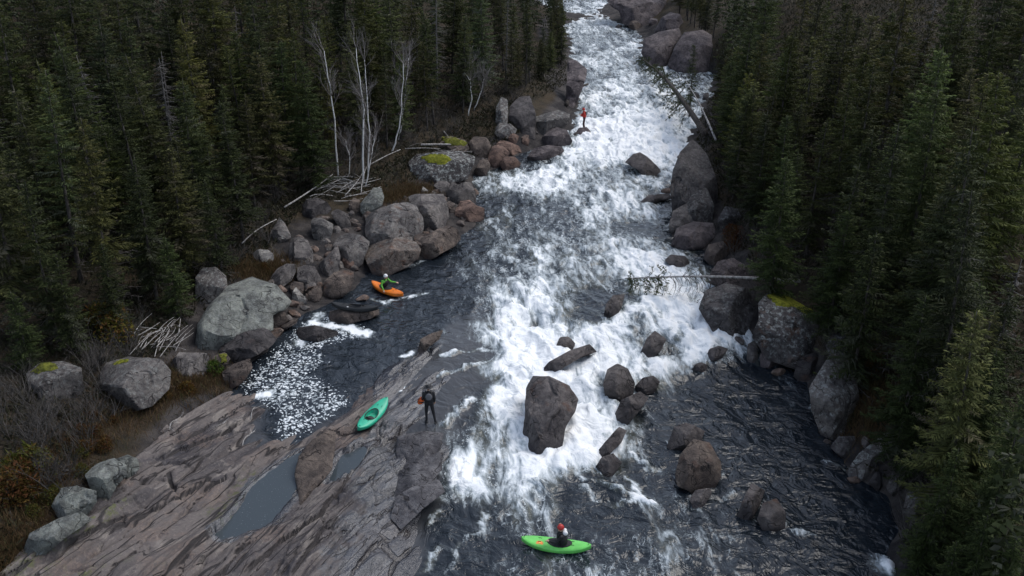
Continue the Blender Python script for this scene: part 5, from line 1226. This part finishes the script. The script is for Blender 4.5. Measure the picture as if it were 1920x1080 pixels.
scatter(40, (50, 800, 270, 960, -190), 'bare grey brushwood between the left scrub and the slab', 'brushwood beside the slab')
scatter(20, (0, 700, 130, 960), 'bare grey brushwood at the left edge of the clearing', 'brushwood at the left edge')
scatter(22, (370, 430, 520, 540, -60), 'bare brushwood above the smooth dome', 'brushwood above the smooth dome')
scatter(20, (700, 235, 860, 300, -20), 'bare brushwood around the mossy boulder', 'brushwood around the mossy boulder')
scatter(16, (880, 190, 1000, 240, -40), 'bare brushwood on top of the wet rock wall', 'brushwood over the wet wall')
scatter(14, (560, 300, 700, 345), 'bare brushwood at the feet of the birches', 'brushwood under the birches')
scatter(12, (1330, 395, 1440, 500, 40), 'bare brushwood on the right bank above the fallen log', 'brushwood above the fallen log')
scatter(14, (1540, 600, 1660, 720, 60), 'bare brushwood behind the pale boulder of the dark pool', 'brushwood behind the pale boulder')
scatter(10, (1690, 900, 1800, 1075), 'bare brushwood at the lower right bank', 'brushwood of the lower right bank')
scatter(10, (1290, 20, 1400, 180), 'bare brushwood above the purple boulders', 'brushwood above the purple boulders')
scatter(3, (190, 590, 225, 640), 'yellow leaved shrub left of the driftwood fan', 'yellow shrubs', (1.1, 1.05, .6), 1.0, 1.4)
scatter(1, (402, 700, 404, 705), 'small green leaved bush at the upper end of the slab', None, (.45, .9, .35), .7, .8)
scatter(5, (0, 900, 50, 1000), 'russet leaved shrub at the lower left corner', 'russet shrubs', (.72, .5, .34), .7, 1.1)
scatter(4, (0, 860, 70, 930), 'olive leaved shrub above the russet ones', 'olive shrubs', (.7, .8, .4), .8, 1.2)
scatter(4, (1365, 435, 1395, 470), 'russet bush beside the smooth brownish boulder', 'russet bushes of the right bank', (.8, .4, .3), .6, .9)
scatter(3, (1620, 680, 1650, 700), 'yellow brown bush behind the pale boulder', 'bushes behind the pale boulder', (1.0, .7, .4), .7, 1.0)

scatter(9, (95, 850, 250, 930, -130), 'low rusty leaved shrub on the soil strip above the slab', 'rusty shrubs above the slab', (.7, .45, .3), .35, .6)
scatter(7, (60, 930, 200, 980, -110), 'low olive leaved shrub on the soil strip above the slab', 'olive shrubs above the slab', (.55, .65, .32), .35, .6)
scatter(6, (260, 745, 400, 760, -30), 'low yellow brown tuft under the blocky grey boulder', 'tufts under the blocky boulder', (.9, .65, .35), .35, .55)
scatter(5, (470, 500, 540, 520), 'low rusty tuft among the stones above the smooth dome', 'tufts above the smooth dome', (.65, .42, .28), .3, .5)
# grass and undergrowth: uncountable
def ground_stuff(name, label, mat, pts, hgt, wid, seed, lean=.4, gfun=None, cat='grass'):
    rnd = np.random.RandomState(seed); n = len(pts); z = ground_z(pts[:, 0], pts[:, 1]); p = np.column_stack([pts, z])
    hh = hgt * rnd.uniform(.5, 1.2, n); e = p + np.column_stack([rnd.normal(size=(n, 2)) * lean * hh[:, None], hh])
    V, F = _sprays(p, e, np.full(n, wid) * rnd.uniform(.6, 1.3, n), rnd)
    t = np.repeat(np.column_stack([np.clip(rnd.normal(.5, .3, n), 0, 1), (rnd.rand(n) < .18) * .8, np.zeros(n), np.ones(n)]), 4, 0)
    tag(link(name, make_mesh(name, V, F, M[mat], False, dict(tint=t))), label, cat, kind='stuff')
def around(paths, r, n, seed):
    rnd = np.random.RandomState(seed); out = []
    for pl in paths:
        q = np.array([hit(*p)[:2] for p in pl]); k = rnd.randint(0, len(q) - 1, n); t = rnd.rand(n)[:, None]
        out.append(q[k] * (1 - t) + q[k + 1] * t + rnd.normal(size=(n, 2)) * r)
    return np.vstack(out)
ground_stuff('dry_grass', 'russet dry grass along the slab and behind the pale boulder', 'grass', around([[(220,765),(290,735),(350,715),(400,708)],[(15,1060),(60,960),(120,850),(230,775)],[(1622,690),(1645,750),(1640,800)],[(700,375),(760,362),(800,355)],[(515,495),(470,515)],[(60,1040),(10,1075)]], .85, 5200, 5), .36, .013, 5)
rnd_ = np.random.RandomState(8); UG = []
for poly in (lpoly, rpoly):
    lo, hi = poly.min(0), np.minimum(poly.max(0), 120); q = lo + rnd_.rand(160000, 2) * (hi - lo); sd = poly_sd(q[:, 0], q[:, 1], poly)
    q = q[(sd < 1.6) & (np.hypot(q[:, 0], q[:, 1]) < 105)]; zz_ = ground_z(q[:, 0], q[:, 1]); a, b, c = project(np.column_stack([q, zz_ + .3]))
    q = q[(a > -150) & (a < 2070) & (b > -40) & (b < 1200) & (zz_ > W(q[:, 0], q[:, 1]) + .3)]; UG.append(q)
lb_ = np.array([hit(*p)[:2] for p in [(0,1080),(0,640),(130,590),(360,500),(480,390),(560,350),(700,320),(820,260),(950,190),(1000,240),(900,290),(780,340),(560,400),(480,500),(380,560),(330,660),(180,700),(230,760),(60,960)]])
q = lb_.min(0) + rnd_.rand(60000, 2) * np.ptp(lb_, 0); UG.append(q[poly_sd(q[:, 0], q[:, 1], lb_) < 0])
UG = np.vstack(UG)[:110000]
ground_stuff('undergrowth', 'low leaves, twigs and moss under the forest edge', 'cover', UG, .30, .05, 9, .8, cat='undergrowth')
# ---------------------------------------------------------------- kayaks
def mat_boat(name, col, rough=.35):
    s = NT(name); v = s.coord('Object'); n = s.noise(v, 2.5, 5, .6); sc_ = s.noise(s.coord('Object', 0, (1, 9, 9)), 5, 4, .7)
    c = s.mix(s.ramp(n, .35, .7), tuple(x * .78 for x in col), col); c = s.mix(s.ramp(sc_, .62, .75, 0, .35), c, tuple(min(1, x * 1.3 + .05) for x in col))
    return s.out(c, rough, s.bump(sc_, .004, .6), .45)
MB_ = dict(lime=mat_boat('lime_plastic', (.16, .62, .12)), orange=mat_boat('orange_plastic', (.80, .20, .018)), teal=mat_boat('teal_plastic', (.02, .40, .24)), black=mat_boat('black_plastic', (.010, .012, .014), .6),
           rubber=mat_plain('black_rubber', (.012, .012, .013), .6), neoprene=mat_plain('neoprene', (.014, .015, .018), .75, bump=.004), webbing=mat_plain('webbing', (.02, .02, .022), .8),
           white=mat_plain('white_plastic', (.75, .75, .74), .5, .08), red=mat_plain('red_shell', (.42, .035, .03), .45), bag=mat_plain('orange_cordura', (.72, .13, .03), .8), sunp=mat_plain('orange_decal', (.85, .22, .05), .5), yel=mat_plain('yellow_decal', (.85, .62, .10), .5),
           suit=mat_plain('black_drysuit', (.014, .014, .016), .65, .4, 9, bump=.006), grey=mat_plain('grey_cordura', (.13, .13, .14), .8), green=mat_plain('green_jacket', (.12, .42, .05), .7, .3, 8, bump=.006),
           redj=mat_plain('red_jacket', (.45, .035, .025), .7, .3, 8), maroon=mat_plain('maroon_trousers', (.035, .012, .016), .75), skin=mat_plain('skin', (.42, .26, .19), .55, .1), eye=mat_plain('eye_dark', (.02, .015, .012), .2))
KL = 2.62
def deck_shape(u):
    a = np.abs(u); hb = .335 * np.clip(1 - a ** 2.5, 0, 1) ** .72 + .012; bot = .20 * a ** 2.6; edge = .20 + .17 * a ** 2.0; peak = edge + .10 * (1 - a ** 2) + .03
    return hb, bot, edge, peak
def deck_z(x, y):
    u = np.clip(x / (KL / 2), -1, 1); hb, bot, edge, peak = deck_shape(u)
    return edge + (peak - edge) * np.sqrt(np.clip(1 - (y / hb) ** 2, 0, 1)) ** 1.2
def kayak(label, mat, a, b, za, zb, roll=0.0, manned=False, emblem=False, logo=False):
    """a is the bow end and b the stern, in picture points at the given heights"""
    A_ = at(*a, za); B_ = at(*b, zb); c = (A_ + B_) / 2; d = A_ - B_; d /= np.linalg.norm(d)
    lat = np.cross([0, 0, 1.0], d); lat /= np.linalg.norm(lat); up = np.cross(d, lat)
    R = Matrix((d, lat, up)).transposed(); R = R @ Matrix.Rotation(roll, 3, 'X')
    root = link('kayak', None); root.matrix_world = Matrix.Translation(Vector(c)) @ R.to_4x4(); root.empty_display_size = .3
    nu, nr = 110, 56; u = np.sin(np.linspace(-1, 1, nu) * np.pi / 2) * .999; hb, bot, edge, peak = deck_shape(u)
    th = np.linspace(0, 2 * np.pi, nr, endpoint=False)
    cs, sn = np.cos(th), np.sin(th); sup = np.sign(cs) * np.abs(cs) ** .75
    Yv = hb[:, None] * sup[None]; up_ = np.clip(sn, 0, 1) ** 1.15; dn_ = np.clip(-sn, 0, 1) ** .62
    Zv = edge[:, None] + (peak - edge)[:, None] * up_ - (edge - bot)[:, None] * dn_
    Xv = np.repeat((u * KL / 2)[:, None], nr, 1)
    e = np.sqrt(((Xv + .13) / .43) ** 2 + (Yv / .215) ** 2)
    Zv = np.where((sn[None] > .02) & (e < 1.12), Zv - .20 * sstep(1.06, .86, e), Zv)
    V = np.stack([Xv, Yv, Zv], -1).reshape(-1, 3); i = np.arange(nu - 1)[:, None] * nr; j = np.arange(nr)[None]; j2 = (j + 1) % nr
    F = np.stack([i + j, i + j2, i + nr + j2, i + nr + j], -1).reshape(-1, 4)
    caps = [np.arange(nr)[None], (np.arange(nr) + (nu - 1) * nr)[None][:, ::-1]]
    link('hull', make_mesh('hull', V, [F] + caps, MB_[mat], True, sharp=50), root)
    t = np.linspace(0, 2 * np.pi, 33); ex = -.13 + .45 * np.cos(t); ey = .235 * np.sin(t); m = MB(); ez = deck_z(ex, ey) + .012
    m.tube(np.column_stack([ex, ey, ez]), .022, 6, False); m.build('coaming', MB_['rubber'], root)
    m = MB()
    if manned:
        for rr in np.linspace(1, .25, 5): pass
        tt = np.linspace(0, 2 * np.pi, 32, endpoint=False); rings = []
        for rr in (1.0, .7, .4): rings.append(np.column_stack([-.13 + .44 * rr * np.cos(tt) - .0 * rr, .228 * rr * np.sin(tt), deck_z(-.13 + .44 * np.cos(tt), .228 * np.sin(tt)) + .03 + .05 * (1 - rr)]))
        Vs = np.vstack(rings + [[[-.13, 0, .40]]]); Fs = []
        for k in range(2):
            q = k * 32 + np.arange(32); q2 = k * 32 + (np.arange(32) + 1) % 32; Fs.append(np.stack([q, q2, q2 + 32, q + 32], -1))
        q = 64 + np.arange(32); q2 = 64 + (np.arange(32) + 1) % 32
        link('spray_skirt', make_mesh('spray_skirt', Vs, [np.vstack(Fs), np.stack([q, q2, np.full(32, 96)], -1)], MB_['neoprene'], True), root)
    else:
        m.ball((-.2, 0, .13), (.18, .17, .06), 14, 8); m.box((-.36, 0, .22), (.05, .28, .16)); m.build('seat', MB_['rubber'], root)
    for sx_ in (-1, 1):
        m = MB(); x0 = sx_ * KL / 2; q = [(x0 - sx_ * s_, y_, float(deck_z(x0 - sx_ * s_, 0)) + z_) for s_, y_, z_ in ((.10, -.03, 0), (.10, -.03, .03), (.10, .0, .045), (.10, .03, .03), (.10, .03, 0))]
        m.tube(q, .009, 5); m.build('grab_handle', MB_['webbing'], root)
        for yy in (-.1, .1):
            m = MB(); xx = sx_ * .62; zc = float(deck_z(xx, yy)); m.tube([(xx - .07, yy, zc - .005), (xx - .04, yy, zc + .022), (xx + .04, yy, zc + .022), (xx + .07, yy, zc - .005)], .008, 5); m.build('deck_loop', MB_['rubber'], root)
    if emblem:
        cx, cy = .60, .16; k = 24; t = np.arange(k) * 2 * np.pi / k; r = np.where(np.arange(k) % 2, .10, .165)
        X, Y = cx + r * np.cos(t), cy + r * np.sin(t) * .75; P = np.vstack([np.column_stack([X, Y, deck_z(X, Y) + .010]), [[cx, cy, float(deck_z(cx, cy)) + .014]]])
        em = link('sun_emblem', make_mesh('sun_emblem', P, np.stack([np.arange(k), (np.arange(k) + 1) % k, np.full(k, k)], -1), MB_['sunp']), root)
        X, Y = cx + .03 * np.cos(t), cy + .025 * np.sin(t); P = np.vstack([np.column_stack([X, Y, deck_z(X, Y) + .017]), [[cx, cy, float(deck_z(cx, cy)) + .02]]])
        link('sun_disc', make_mesh('sun_disc', P, np.stack([np.arange(k), (np.arange(k) + 1) % k, np.full(k, k)], -1), MB_['yel']), em)
    if logo:
        m = MB(); m.ball((.30, .25, float(deck_z(.30, .25)) + .0), (.07, .035, .02), 10, 6); m.build('white_mark', MB_['white'], root)
    tag(root, label, 'kayak', 'kayaks'); return root, c, d, lat, R

# ---------------------------------------------------------------- people
def person(label, J, parts, origin, R, scale=1.0, suit='suit', torso='suit', arms=None, hands='skin'):
    """J: joints in body axes, x ahead, y left, z up. One fused body surface, clothing on top."""
    arms = arms or torso; J = {k: np.array(v, float) for k, v in J.items()}; segs = []
    def sg(a, b, ra, rb, mt): segs.append((J[a] if isinstance(a, str) else np.array(a, float), J[b] if isinstance(b, str) else np.array(b, float), ra, rb, mt))
    fwd = J.get('face', np.array([1.0, 0, 0])); fwd = fwd / np.linalg.norm(fwd); lft = np.cross([0, 0, 1.0], fwd)
    mid = (J['pelvis'] + J['chest']) / 2
    for y_ in (-.085, .085):
        o = lft * y_; sg(J['pelvis'] + o, mid + o * .9, .115, .105, suit); sg(mid + o * .9, J['chest'] + o * 1.1, .105, .125, torso)
    sg('chest', J['neck'], .12, .06, torso); sg('neck', J['head'] - [0, 0, .06], .055, .055, 'skin')
    for s in 'LR':
        sg('chest', 'sh' + s, .11, .075, torso); sg('sh' + s, 'el' + s, .062, .050, arms); sg('el' + s, 'wr' + s, .048, .034, arms)
        sg('pelvis', 'hip' + s, .12, .10, suit); sg('hip' + s, 'kn' + s, .092, .065, suit); sg('kn' + s, 'an' + s, .062, .045, suit)
        tf = J['to' + s]; sg('an' + s, tf, .05, .038, 'rubber'); sg(J['an' + s] - (tf - J['an' + s]) * .3 - [0, 0, .03], 'an' + s, .045, .045, 'rubber')
        hd = J['wr' + s] - J['el' + s]; hd /= np.linalg.norm(hd); sd = np.cross(hd, [0, 0, 1.0]); sd = sd / (np.linalg.norm(sd) + 1e-6); dn = np.cross(hd, sd)
        w_ = J['wr' + s]; palm = w_ + hd * .085
        for y_ in (-.022, 0, .022): segs.append((w_ + sd * y_ * .6, palm + sd * y_, .020, .019, hands))
        for y_, L in ((-.033, .066), (-.011, .08), (.011, .075), (.033, .058)):
            k1 = palm + sd * y_ + hd * L * .5 + dn * .008; segs.append((palm + sd * y_, k1, .0125, .012, hands)); segs.append((k1, k1 + hd * L * .4 + dn * .03, .012, .010, hands))
        th = w_ + hd * .03 + sd * .03; segs.append((th, th + hd * .04 + sd * .03, .0145, .013, hands)); segs.append((th + hd * .04 + sd * .03, th + hd * .075 + sd * .035 + dn * .01, .013, .011, hands))
    m = MB()
    for a, b, ra, rb, mt in segs:
        m.tube([a, a * .5 + b * .5, b], [ra, (ra + rb) / 2, rb], 12); m.ball(a, ra, 12, 8); m.ball(b, rb, 12, 8)
    h = J['head']; m.ball(h, (.098, .078, .118), 16, 12); m.ball(h + fwd * .09 - [0, 0, .02], (.022, .016, .028), 8, 6); m.ball(h + fwd * .06 - [0, 0, .085], (.04, .04, .035), 8, 6)
    for y_ in (-1, 1): m.ball(h + lft * y_ * .078 - [0, 0, .01], (.022, .014, .032), 8, 6)
    raw = bpy.data.objects.new('raw', m.mesh('raw', None)); COL.objects.link(raw)
    rm = raw.modifiers.new('r', 'REMESH'); rm.mode = 'VOXEL'; rm.voxel_size = .011
    sm = raw.modifiers.new('s', 'SMOOTH'); sm.iterations = 3; sm.factor = .5
    dg = bpy.context.evaluated_depsgraph_get(); me = bpy.data.meshes.new_from_object(raw.evaluated_get(dg)); bpy.data.objects.remove(raw)
    me.name = 'person'; n = len(me.polygons); c = np.empty(n * 3); me.polygons.foreach_get('center', c); c = c.reshape(-1, 3)
    mats = sorted(set(s_[4] for s_ in segs) | {'skin'}); me.materials.clear()
    for k in mats: me.materials.append(MB_[k])
    best = np.linalg.norm(c - h, axis=1) - .10; idx = np.full(n, mats.index('skin'))
    for a, b, ra, rb, mt in segs:
        L = b - a; t = np.clip(((c - a) @ L) / (L @ L + 1e-9), 0, 1); d_ = np.linalg.norm(c - a - t[:, None] * L, axis=1) - (ra + (rb - ra) * t)
        k = d_ < best; best[k] = d_[k]; idx[k] = mats.index(mt)
    me.polygons.foreach_set('material_index', idx.astype(np.int32)); me.polygons.foreach_set('use_smooth', np.ones(n, bool))
    o = link('person', me); o.matrix_world = Matrix.Translation(Vector(origin)) @ R.to_4x4() @ Matrix.Scale(scale, 4)
    for y_ in (-1, 1):
        e = MB(); e.ball(h + fwd * .088 + lft * y_ * .032 + [0, 0, .012], .011, 8, 6); e.build('eye', MB_['eye'], o)
    for p_ in parts: p_(o, J, fwd, lft)
    return tag(o, label, 'person')

def helmet(mat, brim=False):
    def f(o, J, fwd, lft):
        h = J['head']; nu, nv = 24, 10; ph = np.linspace(0.02, 1.75, nv); th = np.arange(nu) * 2 * np.pi / nu
        V = np.stack([np.sin(ph)[:, None] * np.cos(th), np.sin(ph)[:, None] * np.sin(th), np.repeat(np.cos(ph)[:, None], nu, 1)], -1).reshape(-1, 3)
        V = (V[:, :1] * fwd * .128 + V[:, 1:2] * lft * .108 + V[:, 2:] * np.array([0, 0, .140])); V[:, 2] += np.where(V @ fwd > .06, .035 * sstep(.06, .12, V @ fwd), 0) * (V[:, 2] < 0.02)
        i = np.arange(nv - 1)[:, None] * nu; j = np.arange(nu)[None]; F = np.stack([i + j, i + nu + j, i + nu + (j + 1) % nu, i + (j + 1) % nu], -1).reshape(-1, 4)
        V2 = np.vstack([V, V * .88]); F2 = np.vstack([F, F[:, ::-1] + len(V)]); r0 = (nv - 1) * nu + np.arange(nu); r1 = (nv - 1) * nu + (np.arange(nu) + 1) % nu
        F2 = np.vstack([F2, np.stack([r0, r0 + len(V), r1 + len(V), r1], -1)])
        hm = link('helmet', make_mesh('helmet', V2 + h + [0, 0, .012], [F2, np.arange(nu)[None]], MB_[mat], True, sharp=60), o)
        if brim:
            t = np.linspace(0, 2 * np.pi, 33)[:-1]; R0 = np.column_stack([np.cos(t), np.sin(t)]); a = (R0[:, :1] * fwd * .12 + R0[:, 1:] * lft * .11); b = (R0[:, :1] * fwd * .19 + R0[:, 1:] * lft * .19)
            Vb = np.vstack([a + [0, 0, .0], b - [0, 0, .015], a - [0, 0, .014], b - [0, 0, .029]]) + h + [0, 0, .06]; q = np.arange(32); q2 = (q + 1) % 32
            link('brim', make_mesh('brim', Vb, np.vstack([np.stack([q, q + 32, q2 + 32, q2], -1), np.stack([q + 64, q2 + 64, q2 + 96, q + 96], -1), np.stack([q + 32, q + 96, q2 + 96, q2 + 32], -1)]), MB_[mat]), hm)
    return f
def vest(mat, back=None, k=1.0):
    def f(o, J, fwd, lft):
        ax = J['chest'] - J['pelvis']; L = np.linalg.norm(ax); ax /= L; n = 28; t = np.arange(n) * 2 * np.pi / n; rings = []
        for s, rx, ry in ((.28, .155, .205), (.45, .175, .215), (.75, .18, .225), (1.0, .165, .215), (1.14, .11, .15)):
            rings.append(J['pelvis'] + ax * L * s + (np.cos(t)[:, None] * fwd * rx + np.sin(t)[:, None] * lft * ry) * k)
        V = np.vstack(rings); i = np.arange(4)[:, None] * n; j = np.arange(n)[None]; F = np.stack([i + j, i + (j + 1) % n, i + n + (j + 1) % n, i + n + j], -1).reshape(-1, 4)
        V2 = np.vstack([V, J['pelvis'] + ax * ((V - J['pelvis']) @ ax)[:, None] + (V - J['pelvis'] - ax * ((V - J['pelvis']) @ ax)[:, None]) * .86])
        v = link('life_vest', make_mesh('life_vest', V2, [np.vstack([F, F[:, ::-1] + len(V)])], MB_[mat], True), o)
        for s in 'LR':
            m = MB(); p = J['sh' + s] * .55 + J['chest'] * .45; m.tube([p + fwd * .13 - [0, 0, .05], p + fwd * .07 + [0, 0, .12], p - fwd * .07 + [0, 0, .12], p - fwd * .13 - [0, 0, .05]], .03, 6); m.build('shoulder_strap', MB_[mat], v)
        if back:
            m = MB(); m.ball(J['chest'] - fwd * .16 * k + [0, 0, -.02], (.055, .14, .17) if abs(fwd[0]) > .5 else (.14, .055, .17), 16, 10); m.build('back_panel', MB_[back], v)
    return f

ident = Matrix.Identity(3)
def sit(lean=.12, armL=None, armR=None, twist=0.0):
    J = dict(pelvis=(-.24, 0, .26), chest=(-.24 + lean, 0, .66), neck=(-.24 + lean * 1.25, 0, .82), head=(-.22 + lean * 1.5, 0, .96))
    c = np.array(J['chest'])
    for s, y in (('L', 1), ('R', -1)):
        J['sh' + s] = c + [0, y * .19, .06]; J['hip' + s] = (-.18, y * .10, .22); J['kn' + s] = (.22, y * .17, .20); J['an' + s] = (.62, y * .12, .13); J['to' + s] = (.74, y * .12, .20)
    eL, wL = armL or ((.12, .30, -.16), (.32, .20, -.20)); eR, wR = armR or ((.12, -.30, -.16), (.32, -.20, -.20))
    J['elL'], J['wrL'], J['elR'], J['wrR'] = c + eL, c + wL, c + eR, c + wR
    J['face'] = (math.cos(twist), math.sin(twist), 0); return J
W0 = float(W(*at(1042, 1025, .1)[:2]))
kr, c, d, lat, R = kayak('lime green kayak with an orange sun emblem afloat in the foreground', 'lime', (978, 1017), (1108, 1032), W0 + .12, W0 + .12, roll=.0, manned=True, emblem=True)
kr.location.z = W0 + .0
def white_collar(o, J, fwd, lft):
    m = MB(); q = J['neck'] - fwd * .05; m.ball(q + lft * .10 - [0, 0, .03] - fwd * .05, (.10, .085, .10), 14, 10); m.ball(q - lft * .02 - [0, 0, .05] - fwd * .09, (.08, .09, .11), 14, 10); m.build('collar', MB_['white'], o)
person('kayaker in black jacket, white collar and red helmet in the lime kayak', sit(.05, ((.16, .26, -.16), (.40, .22, -.16)), ((.14, -.28, .0), (.10, -.20, .26)), .5), [vest('suit', k=1.05), helmet('red'), white_collar], kr.location, R, 1.05, 'suit', 'suit')
W1 = 1.0
kr, c, d, lat, R = kayak('orange kayak afloat in the slack water by the boulders', 'orange', (760, 560), (694, 533), W1 + .12, W1 + .12, manned=True, roll=.0)
kr.location.z = W1 + .02
person('kayaker in green jacket and white helmet in the orange kayak', sit(.10, ((.10, .32, -.10), (.34, .46, -.12)), ((.05, -.32, -.14), (.22, -.34, -.34)), .2), [vest('suit', k=.98), helmet('white')], kr.location, R, 1.05, 'suit', 'green', 'green')
sz1 = float(slab_height(np.array([at(672, 803, 1.1)[0]]), np.array([at(672, 803, 1.1)[1]]))[0]); sz2 = float(slab_height(np.array([at(722, 752, 1.1)[0]]), np.array([at(722, 752, 1.1)[1]]))[0])
szm = float(slab_height(np.array([at(697, 778, 1.1)[0]]), np.array([at(697, 778, 1.1)[1]]))[0])
kr, c, d, lat, R = kayak('teal kayak lying empty on the bedrock slab', 'teal', (722, 750), (671, 804), max(sz2, 1.0) + .25, max(sz1, 1.0) + .25, roll=.22)
kr.location.z = max(szm, (sz1 + sz2) / 2, 1.0) + .01
kr, c, d, lat, R = kayak('black kayak resting empty on the flat brown rock', 'black', (621, 574), (709, 582), 1.62, 1.62, roll=.12, logo=True)
kr.location.z = 1.46

def stand(kneeL, kneeR, anL, anR, armL, armR, lean=(0, 0), face=0.0):
    J = dict(pelvis=(0, 0, .98), chest=(lean[0], lean[1], 1.36), neck=(lean[0] * 1.3, lean[1] * 1.3, 1.53), head=(lean[0] * 1.7 + .02, lean[1] * 1.6, 1.67)); c = np.array(J['chest'])
    for s, y, kn, an in (('L', 1, kneeL, anL), ('R', -1, kneeR, anR)):
        J['sh' + s] = c + [0, y * .20, .07]; J['hip' + s] = (0, y * .10, .93); J['kn' + s] = kn; J['an' + s] = an; J['to' + s] = np.array(an) + [.17, y * .05, -.05]
    J['elL'], J['wrL'] = c + armL[0], c + armL[1]; J['elR'], J['wrR'] = c + armR[0], c + armR[1]; J['face'] = (math.cos(face), math.sin(face), 0); return J
# the one on the slab, seen from behind, facing upstream
q = hit(806, 792); fz = max(float(slab_height(np.array([q[0]]), np.array([q[1]]))[0]), q[2])
R3 = Matrix.Rotation(math.radians(96), 3, 'Z')
person('standing person in black with a brimmed hat on the wet slab', stand((.05, .13, .50), (-.04, -.17, .50), (-.02, .13, .07), (-.14, -.24, .07), ((-.06, .26, -.14), (.10, .30, -.34)), ((-.08, -.25, -.16), (.06, -.22, -.40)), (.03, 0)), [vest('suit', 'grey'), helmet('suit', True)], (q[0], q[1], fz - .01), R3, 1.06)
b0 = np.array([q[0], q[1], fz]); off = np.array(R3 @ Vector((.10, .34, 1.02))) * 1.06
m = MB(); m.ball((0, 0, 0), (.15, .11, .19), 16, 12); m.ball((0, 0, .12), (.12, .09, .09), 14, 8)
bag = link('throw_bag', m.mesh('throw_bag', MB_['bag'], True), loc=b0 + off); bag.rotation_euler = (.2, .35, .4)
m = MB(); t = np.linspace(-.2, 1.2, 12) * np.pi / 1.0; m.tube(np.column_stack([.17 * np.cos(t), np.full(12, -.06), .20 * np.sin(t) + .06]), .016, 5); m.build('strap', MB_['webbing'], bag)
m = MB(); m.box((0, -.115, .02), (.2, .02, .04)); m.build('band', MB_['webbing'], bag)
tag(bag, 'orange throw bag held at the hip of the person on the slab', 'bag')
q = hit(1095, 243)
R4 = Matrix.Rotation(math.radians(172), 3, 'Z')
person('standing person in red jacket at the edge of the upstream rapid', stand((.07, .10, .50), (.03, -.10, .50), (-.02, .11, .07), (-.05, -.10, .07), ((.06, .24, -.20), (.26, .16, -.12)), ((.05, -.25, -.20), (.26, -.16, -.14)), (.04, 0)), [vest('redj', 'suit', 1.05), helmet('redj')], (q[0], q[1], q[2] - .02), R4, 1.08, 'maroon', 'redj', 'redj')
boulder('low wet rock the person in red stands on', [(1078, 250), (1085, 240), (1100, 238), (1108, 246), (1102, 254), (1086, 255)], 'purple', .5, 333)
